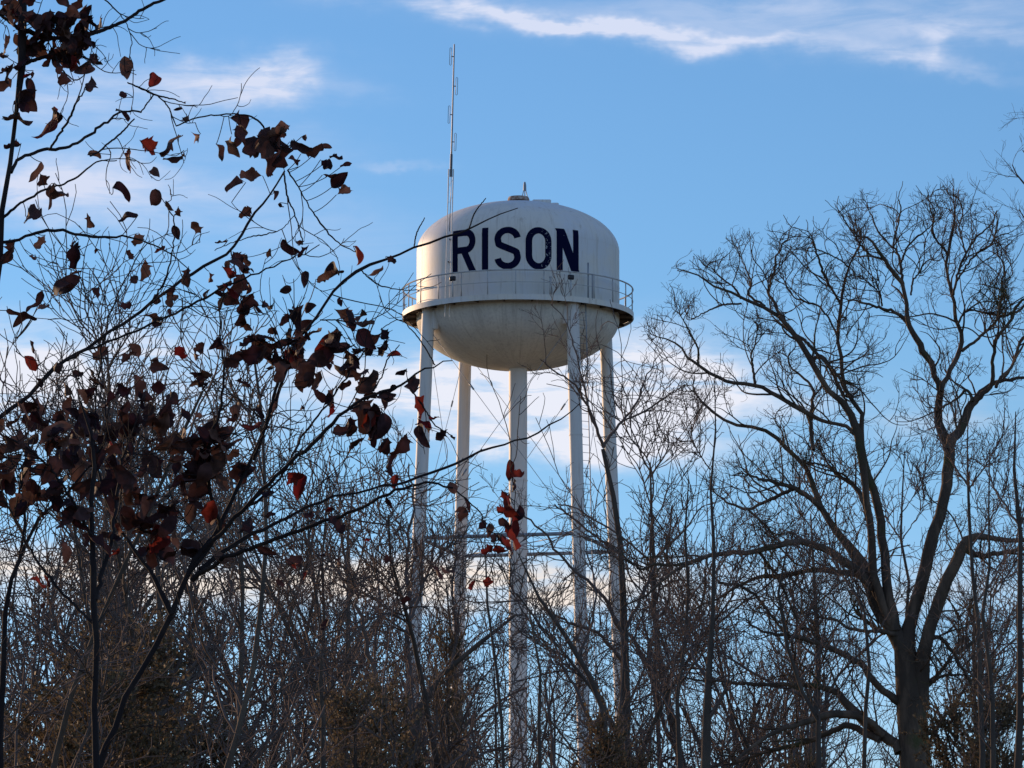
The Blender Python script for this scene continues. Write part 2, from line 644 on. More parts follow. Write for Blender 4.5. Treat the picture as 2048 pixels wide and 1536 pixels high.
def add_streaks(m, colr, lo, hi, freq):
    """rust and dirt runs that follow the meridians of a round tank"""
    t = m.node_tree
    b = t.nodes['Principled BSDF']
    src = b.inputs['Base Color'].links[0].from_socket
    sp = mk(t, 'ShaderNodeSeparateXYZ')
    t.links.new(mk(t, 'ShaderNodeTexCoord').outputs['Object'], sp.inputs[0])
    an = math_node(t, 'MULTIPLY', math_node(t, 'ARCTAN2', sp.outputs[1], sp.outputs[0]), freq)
    cb = mk(t, 'ShaderNodeCombineXYZ')
    t.links.new(an, cb.inputs[0])
    t.links.new(math_node(t, 'MULTIPLY', sp.outputs[2], 0.55), cb.inputs[1])
    nz = mk(t, 'ShaderNodeTexNoise')
    nz.inputs['Scale'].default_value = 1.0
    nz.inputs['Detail'].default_value = 5
    nz.inputs['Roughness'].default_value = 0.7
    t.links.new(cb.outputs[0], nz.inputs['Vector'])
    r = mk(t, 'ShaderNodeMapRange')
    r.inputs['From Min'].default_value = lo
    r.inputs['From Max'].default_value = hi
    t.links.new(nz.outputs['Fac'], r.inputs['Value'])
    mx = mk(t, 'ShaderNodeMix')
    mx.data_type = 'RGBA'
    t.links.new(r.outputs[0], mx.inputs[0])
    t.links.new(src, mx.inputs[6])
    mx.inputs[7].default_value = (*colr, 1)
    t.links.new(mx.outputs[2], b.inputs['Base Color'])


add_streaks(M_paint, (0.55, 0.49, 0.42), 0.54, 0.80, 22)
add_streaks(M_bowl, (0.46, 0.41, 0.36), 0.50, 0.80, 18)

# ------------------------------------------------------------------ ground
gx = np.linspace(-1, 1, 161)
GX, GY = np.meshgrid(np.sign(gx) * np.abs(gx) ** 2.2 * 2500, np.sign(gx) * np.abs(gx) ** 2.2 * 2500 + 60)
GZ = -0.02 + 0.12 * np.sin(GX * 0.11 + 1) * np.cos(GY * 0.09) - 0.12
ii = np.arange(161 * 161).reshape(161, 161)
gf = np.stack([ii[:-1, :-1], ii[:-1, 1:], ii[1:, 1:], ii[1:, :-1]], -1).reshape(-1, 4)
g = link('ground', quad_mesh('ground', np.stack([GX, GY, GZ], -1).reshape(-1, 3), gf, M_ground, True))
tag(g, kind='structure')

# ------------------------------------------------------------------ water tower
TD = 167.5
tb = pt(1036, 638, TD)
DECK = float(tb[2])                 # underside of the walkway
R = 4.06
tower = empty('water_tower', (float(tb[0]), TD, 0))
tag(tower, 'white steel water tower on four legs with dark RISON lettering on its round tank', 'water tower')
SH = 2.70                           # top of the straight shell above the deck
RC = 1.98                           # roof rise


def profile_at(s):
    """point of the shell surface at arc length s above the walkway -> radius, height, outward normal"""
    if s <= SH:
        return R, s, (1.0, 0.0)
    rem = s - SH
    a, acc, da = 0.0, 0.0, 0.004
    while acc < rem and a < math.pi / 2:
        acc += math.hypot(R * math.sin(a), RC * math.cos(a)) * da
        a += da
    n = (math.cos(a) / R, math.sin(a) / RC)
    l = math.hypot(*n)
    return R * math.cos(a), SH + RC * math.sin(a), (n[0] / l, n[1] / l)


mb = MB()
prof = [(R, 0.0), (R, 0.25), (R, 0.9), (R, 1.8), (R, SH)]
for k in range(1, 25):
    a = k / 24 * math.pi / 2
    prof.append((max(R * math.cos(a), 0.02), SH + RC * math.sin(a)))
mb.lathe([(r, z + DECK) for r, z in prof], 128)
shell = mb.build('tank', M_paint, tower, True)
# weld beads of the plates
mb = MB()
for zz in (1.22,):
    a = np.linspace(0, 2 * math.pi, 96, endpoint=False)
    mb.tube(np.stack([(R + 0.001) * np.cos(a), (R + 0.001) * np.sin(a), 0 * a + DECK + zz], -1), 0.007, 4, True)
a = np.linspace(0, 2 * math.pi, 96, endpoint=False)
mb.tube(np.stack([(R + 0.001) * np.cos(a), (R + 0.001) * np.sin(a), 0 * a + DECK + SH], -1), 0.004, 4, True)
for k in range(10):
    th = k * 2 * math.pi / 10 + 0.35
    P = []
    for s in np.linspace(0, 5.4, 40):
        r, z, n = profile_at(s)
        P.append([r * math.cos(th), r * math.sin(th), DECK + z])
    mb.tube(P, 0.005, 4)
mb.build('weld_seam', M_paint, shell)
# bowl
mb = MB()
BC = 2.03
prof = []
for k in range(0, 29):
    a = k / 28 * math.pi / 2
    prof.append((max(R * math.cos(a), 0.02), DECK - BC * math.sin(a) - 0.001))
mb.lathe(prof[::-1], 128)
mb.build('bowl', M_bowl, tower, True)
# walkway ring
RO = 4.63
mb = MB()
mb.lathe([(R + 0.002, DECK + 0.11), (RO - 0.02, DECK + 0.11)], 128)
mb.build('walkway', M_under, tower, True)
mb = MB()
mb.lathe([(RO - 0.012, DECK - 0.02), (RO, DECK - 0.02), (RO, DECK + 0.20), (RO - 0.012, DECK + 0.20), (RO - 0.012, DECK - 0.02)], 128)
mb.lathe([(R + 0.004, DECK + 0.20), (R + 0.03, DECK + 0.20), (R + 0.03, DECK + 0.13)], 128)
mb.build('fascia', M_paint, tower, True)
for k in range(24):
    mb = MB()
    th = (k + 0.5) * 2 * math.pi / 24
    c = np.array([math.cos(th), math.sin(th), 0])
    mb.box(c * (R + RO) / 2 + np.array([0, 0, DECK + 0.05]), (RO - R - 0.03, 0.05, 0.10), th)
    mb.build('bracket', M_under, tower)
# railing
rail = MB()
a = np.linspace(0, 2 * math.pi, 120, endpoint=False)
for zz, rr in ((1.16, 0.030), (0.68, 0.014)):
    rail.tube(np.stack([(RO - 0.03) * np.cos(a), (RO - 0.03) * np.sin(a), 0 * a + DECK + zz], -1), rr, 6, True)
ra = rail.build('railing', M_rail, tower, True)
for k in range(26):
    th = k * 2 * math.pi / 26 + 0.1
    c = np.array([math.cos(th), math.sin(th), 0]) * (RO - 0.03)
    p = MB()
    p.box(c + np.array([0, 0, DECK + 0.20 + 0.475]), (0.035, 0.035, 0.95), th)
    p.build('post', M_rail, ra)

# legs
LEGA = [math.radians(v) for v in (31, 121, 211, 301)]
RT, RB = 4.13, 5.48                 # radius of the leg circle at the walkway and on the ground


def leg_at(th, z):
    rr = RT + (RB - RT) * (1 - z / DECK)
    return np.array([rr * math.cos(th), rr * math.sin(th), z])


for th in LEGA:
    L_ = MB()
    L_.tube([leg_at(th, z) for z in np.linspace(0.6, DECK + 0.02, 30)], 0.255, 20)
    lo = L_.build('leg', M_leg, tower, True)
    for zz in (4.5, 8.6, 12.7, 16.8, 25.3):
        f = MB()
        f.tube([leg_at(th, zz - 0.03), leg_at(th, zz + 0.03)], 0.272, 20)
        f.build('flange', M_leg, lo, True)
    # saddle plate that ties the leg to the bowl
    s_ = MB()
    c = np.array([math.cos(th), math.sin(th), 0])
    s_.box(c * (RT - 0.16) + np.array([0, 0, DECK - 0.42]), (0.28, 0.70, 0.80), th)
    s_.build('saddle_plate', M_leg, lo, bevel=0.08)
    ft = MB()
    ft.box(leg_at(th, 0.3) * np.array([1, 1, 0]) + np.array([0, 0, 0.2]), (1.3, 1.3, 0.9), th)
    ft.build('footing', M_conc, tower, bevel=0.03)
# central pipe
rz_ = MB()
rz_.tube([[0, 0, z] for z in np.linspace(0, DECK - BC + 0.06, 26)], 0.365, 28)
riser = rz_.build('riser_pipe', M_leg, tower, True)
for zz in (6.0, 12.0, 18.0, 24.0):
    fl = MB()
    fl.tube([[0, 0, zz - 0.02], [0, 0, zz + 0.02]], 0.385, 28)
    fl.build('joint_ring', M_leg, riser, True)
# struts and tie rods
ZS = CAMZ + TD * math.tan(PITCH - math.atan((1090 - 768) / FPX))
levels = [DECK - 0.3, ZS, ZS - 9.3, ZS - 18.0]
for zz in levels[1:]:
    for i in range(4):
        b = MB()
        b.tube([leg_at(LEGA[i], zz), leg_at(LEGA[(i + 1) % 4], zz)], 0.075, 10)
        b.build('strut', M_galv, tower, True)
for j in range(3):
    for i in range(4):
        for q in (0, 1):
            z0, z1 = (levels[j] - 0.4, levels[j + 1] + 0.1) if q else (levels[j + 1] + 0.1, levels[j] - 0.4)
            p0, p1 = leg_at(LEGA[i], z0), leg_at(LEGA[(i + 1) % 4], z1)
            b = MB()
            b.tube([p0, p0 + (p1 - p0) * 0.5, p1], 0.011, 6)
            b.tube([p0 + (p1 - p0) * 0.28, p0 + (p1 - p0) * 0.31], 0.035, 6)
            b.build('tie_rod', M_galv, tower)
for zz in (ZS, ):
    for th in LEGA:
        b = MB()
        b.tube([leg_at(th, zz), [0, 0, zz]], 0.02, 6)
        b.build('spider_rod', M_galv, tower)
# ladder up the leg on the right of the front pair
th = LEGA[3]
lad = MB()
out_ = np.array([math.cos(th), math.sin(th), 0])
tan_ = np.array([-math.sin(th), math.cos(th), 0])
pts_ = {}
for sgn in (-1, 1):
    P = [leg_at(th, z) + out_ * 0.10 + tan_ * (0.36 + 0.19 * sgn) for z in np.linspace(2.5, DECK + 0.1, 20)]
    pts_[sgn] = P
    lad.tube(P, 0.022, 5)
ladder = lad.build('ladder', M_galv, tower)
for z in np.arange(2.6, DECK, 0.31):
    rg = MB()
    c = leg_at(th, z) + out_ * 0.10
    rg.tube([c + tan_ * 0.17, c + tan_ * 0.55], 0.010, 4)
    rg.build('rung', M_galv, ladder)
b = MB()
thp = math.radians(-52.5)
cc = np.array([math.cos(thp), math.sin(thp), 0]) * (RO - 0.12)
b.tube([cc + np.array([0, 0, DECK + 0.13]), cc + np.array([0, 0, DECK + 1.62])], 0.035, 6)
b.tube([cc + np.array([0.16, 0, DECK + 0.13]), cc + np.array([0.16, 0, DECK + 1.16])], 0.025, 6)
b.build('ladder_stanchion', M_galv, tower)
# hatch and vent on the roof
b = MB()
TOP = DECK + SH + RC
b.lathe([(0.02, TOP + 0.26), (0.40, TOP + 0.22), (0.44, TOP + 0.12), (0.44, TOP + 0.06), (0.30, TOP + 0.05), (0.28, TOP - 0.10)], 28)
V = b.V[0]
V[:, 0] += 0.02
V[:, 1] += -0.9
V[:, 2] -= 0.12
b.build('roof_vent', M_rust, tower, True)
b = MB()
b.box((0.95, -0.7, TOP - 0.11), (0.75, 0.7, 0.20), 0.0)
b.box((1.48, -0.6, TOP - 0.17), (0.30, 0.5, 0.14), 0.0)
b.build('roof_hatch', M_paint, tower, bevel=0.05)

# letters painted on the shell ---------------------------------------------
LH = 1.70
LZ0 = 1.27
LAY = {'R': (-39.4, -24.3), 'I': (-20.8, -16.4), 'S': (-13.2, 1.5), 'O': (4.1, 18.8), 'N': (21.8, 35.8)}
SW = 0.26


def arc(cx, cy, rx, ry, a0, a1, n=14):
    return [(cx + rx * math.cos(math.radians(a0 + (a1 - a0) * i / n)), cy + ry * math.sin(math.radians(a0 + (a1 - a0) * i / n))) for i in range(n + 1)]


def letter_paths(ch, w, h, s):
    q = s / 2
    if ch == 'I':
        return [[(w / 2, 0), (w / 2, h)]]
    if ch == 'R':
        rr = (h * 0.56 - s) / 2 + 0.0
        yt, ym = h - q, h - q - 2 * rr
        bowl = [(0.0 + s * 0.6, yt), (w * 0.50, yt)] + arc(w - q - rr * 0.80, yt - rr, rr * 0.80, rr, 90, -90)[1:] + [(s * 0.6, ym)]
        return [[(q, 0), (q, h)], bowl, [(w * 0.50, ym), (w - q * 0.9, 0)]]
    if ch == 'O':
        rx, ry = w / 2 - q, w / 2 - q * 0.6
        return [arc(w / 2, h - q - ry, rx, ry, 0, 180, 18) + arc(w / 2, q + ry, rx, ry, 180, 360, 18) + [(w - q, h - q - ry)]]
    if ch == 'N':
        return [[(q, 0), (q, h)], [(w - q, 0), (w - q, h)], [(q * 1.1, h), (w - q * 1.1, 0)]]
    if ch == 'S':
        rx = w / 2 - q
        ry = (h - s) / 4
        cy1, cy2 = h - q - ry, q + ry
        p = arc(w / 2, cy1, rx, ry, 8, 180, 16)
        p += [(q + rx * 0.10, cy1 - ry * 0.55), (q + rx * 0.45, h / 2 + ry * 0.25), (w / 2, h / 2 + 0.0), (w - q - rx * 0.45, h / 2 - ry * 0.25), (w - q - rx * 0.10, cy2 + ry * 0.55)]
        p += arc(w / 2, cy2, rx, ry, 0, -172, 16)
        return [p]


lift = 0
for ch, (a0, a1) in LAY.items():
    w = math.radians(a1 - a0) * R
    Vs, Fs, fk, n0 = [], [], [], 0
    for path in letter_paths(ch, w, LH, SW):
        lift += 1
        P = np.array(path, float)
        seg = np.linalg.norm(np.diff(P, axis=0), axis=1)
        d = np.r_[0, np.cumsum(seg)]
        m = max(int(d[-1] / 0.04), 8)
        t = np.unique(np.r_[np.linspace(0, d[-1], m), d])
        Q = np.stack([np.interp(t, d, P[:, 0]), np.interp(t, d, P[:, 1])], -1)
        T = np.gradient(Q, axis=0)
        if ch == 'O':
            T[0] = T[-1] = (0, 1)
        T /= np.linalg.norm(T, axis=1, keepdims=True)
        N = np.stack([-T[:, 1], T[:, 0]], -1)
        diag = (ch in 'RN' and len(path) == 2 and abs(path[0][0] - path[1][0]) > 0.05)
        if diag:                       # flat cut ends for the sloping strokes
            N = np.tile([[-1.0, 0.0]], (len(Q), 1)) * (1.05 / max(abs(T[0, 1]), 0.3))
        cols = 5
        wf = 1.35 if (ch == 'N' and diag) else 1.0
        for i in range(len(Q)):
            for k in range(cols):
                o_ = (k / (cols - 1) - 0.5) * SW * wf
                u, v = Q[i] + N[i] * o_
                v = min(max(v, 0.0), LH)
                r, z, n = profile_at(LZ0 + v)
                th = math.radians(-90 + a0) + u / R
                off = 0.004 + 0.002 * (lift % 3)
                r2, z2 = r + n[0] * off, z + n[1] * off
                Vs.append((r2 * math.cos(th), r2 * math.sin(th), DECK + z2))
                fk.append(1.0 if (ch == 'O' and u > w * 0.60) else 0.0)
        for i in range(len(Q) - 1):
            for k in range(cols - 1):
                b0 = n0 + i * cols + k
                Fs.append((b0, b0 + 1, b0 + cols + 1, b0 + cols))
        n0 += len(Q) * cols
    me = quad_mesh('letter', np.array(Vs), np.array(Fs), M_letter)
    at = me.attributes.new('flaking', 'FLOAT', 'POINT')
    at.data.foreach_set('value', np.array(fk, dtype=np.float32))
    lt = link('letter', me, shell)

# radio mast on the left of the tower ---------------------------------------
ax, ay = (897 - 1036) / 50.0, 0
mth = math.asin(ax / 4.40)
mast = empty('radio_mast', (float(tb[0]) + 4.40 * math.sin(mth), TD - 4.40 * math.cos(mth), DECK - 0.5))
tag(mast, 'tall thin grey radio mast with dipole loops rising beside the white tank', 'antenna')
mast.rotation_euler = (0, math.radians(1.35), 0)
HM = 10.95
b = MB()
b.tube([[-0.09, 0, 0], [-0.09, 0, 3.6], [-0.09, 0, 5.9]], [0.016, 0.018, 0.026], 8)
b.tube([[0.09, 0, 0], [0.09, 0, 3.6], [0.09, 0, 5.9]], [0.016, 0.018, 0.026], 8)
for z in np.arange(0.3, 5.6, 0.7):
    b.tube([[-0.09, 0, z], [0.09, 0, z + 0.3]], 0.006, 5)
b.build('twin_pole', M_leg, mast, True)
b = MB()
b.tube([[0, 0, 5.6], [0, 0, 6.5]], 0.055, 10)
b.build('clamp_sleeve', M_galv, mast, True)
b = MB()
b.tube([[0, 0, 6.4], [0, 0, 9.0], [0, 0, HM]], [0.034, 0.030, 0.025], 8)
b.build('mast_pole', M_galv, mast, True)
for zc, sg in ((10.45, -1), (9.25, 1), (8.1, -1), (7.0, 1)):
    b = MB()
    x0, x1 = sg * 0.10, sg * 0.17
    b.tube([[x0, 0, zc - 0.33], [x0, 0, zc + 0.33], [(x0 + x1) / 2, 0, zc + 0.36], [x1, 0, zc + 0.33], [x1, 0, zc - 0.33], [(x0 + x1) / 2, 0, zc - 0.36]], 0.012, 5, True)
    b.tube([[0, 0, zc], [x0, 0, zc]], 0.022, 5)
    b.build('dipole_loop', M_galv, mast)
b = MB()
b.tube([[0.0, -0.05, 3.4], [0.02, -0.06, 5], [0.0, -0.05, 6.6]], 0.014, 5)
b.tube([[-0.02, 0.04, 2.2], [-0.02, 0.62, 2.3]], 0.03, 5)
b.tube([[0.02, 0.04, 3.1], [0.02, 0.75, 3.2]], 0.03, 5)
b.build('cable', M_dark, mast)

# beacon on the roof
bc = empty('roof_beacon', (float(tb[0]) + 0.27, TD - 0.75, TOP - 0.10))
tag(bc, 'small grey tripod beacon standing on top of the white tank roof', 'beacon')
b = MB()
for k in range(3):
    th = math.radians(90 + 120 * k)
    b.tube([[0.20 * math.cos(th), 0.20 * math.sin(th), -0.05], [0.05 * math.cos(th), 0.05 * math.sin(th), 0.5]], 0.018, 5)
b.build('tripod', M_galv, bc)
b = MB()
b.lathe([(0.01, 0.86), (0.035, 0.85), (0.06, 0.72), (0.065, 0.5), (0.01, 0.49)], 14)
b.build('beacon_lamp', M_galv, bc, True)

# floodlights on the walkway rail
for (ppx, deg, lab) in ((908, -33.5, 'small black floodlight on the rail below the letter R'), (1139, 26.5, 'small black floodlight on the rail below the letter N')):
    th = math.radians(-90) + math.asin((ppx - 1036) / 50 / 4.72)
    fo = empty('floodlight', (float(tb[0]) + 4.72 * math.cos(th), TD + 4.72 * math.sin(th), DECK + 0.2), th + math.pi / 2)
    tag(fo, lab, 'floodlight', 'floodlights on the walkway rail')
    b = MB()
    b.tube([[0, 0, 0.0], [0, 0, 0.55]], 0.03, 6)
    b.tube([[0, 0, 0.55], [0, -0.02, 0.62]], 0.03, 6)
    b.build('stem', M_rail, fo)
    b = MB()
    b.box((0, 0, 0.72), (0.25, 0.14, 0.19))
    b.build('housing', M_dark, fo, bevel=0.04)
    b = MB()
    b.box((0, 0.075, 0.73), (0.19, 0.012, 0.13))
    b.build('lens', M_glass, fo)
# small sensor box on the rail
b = MB()
th = math.radians(-90) + math.asin((1100 - 1036) / 50 / 4.66)
b.tube([[0, 0, 0.2], [0, 0, 0.9]], 0.045, 8)
b.tube([[0, 0, 0.86], [0, 0, 0.93]], 0.06, 8)
so = b.build('pipe_stub', M_rail, tower)
so.location = (4.60 * math.cos(th), 4.60 * math.sin(th), DECK)

# ================================================================== trees
def tree_parts(root, trunk_sets, crown_sets, mt, mc, trunk_name='trunk', crown_name='crown'):
    V, F = join([tubes(p, r, k) for p, r, k in trunk_sets])
    a = link(trunk_name, quad_mesh(trunk_name, V, F, mt, True), root)
    V, F = join([tubes(p, r, k) for p, r, k in crown_sets])
    b = link(crown_name, quad_mesh(crown_name, V, F, mc, True), root)
    return a, b


def localise(root_loc, sets):
    o = np.array(root_loc, float)
    return [(p - o, r, k) for p, r, k in sets]


def gnd(px, dist):
    q = pt(px, 1500, dist)
    return (float(q[0]), float(dist), -0.1)


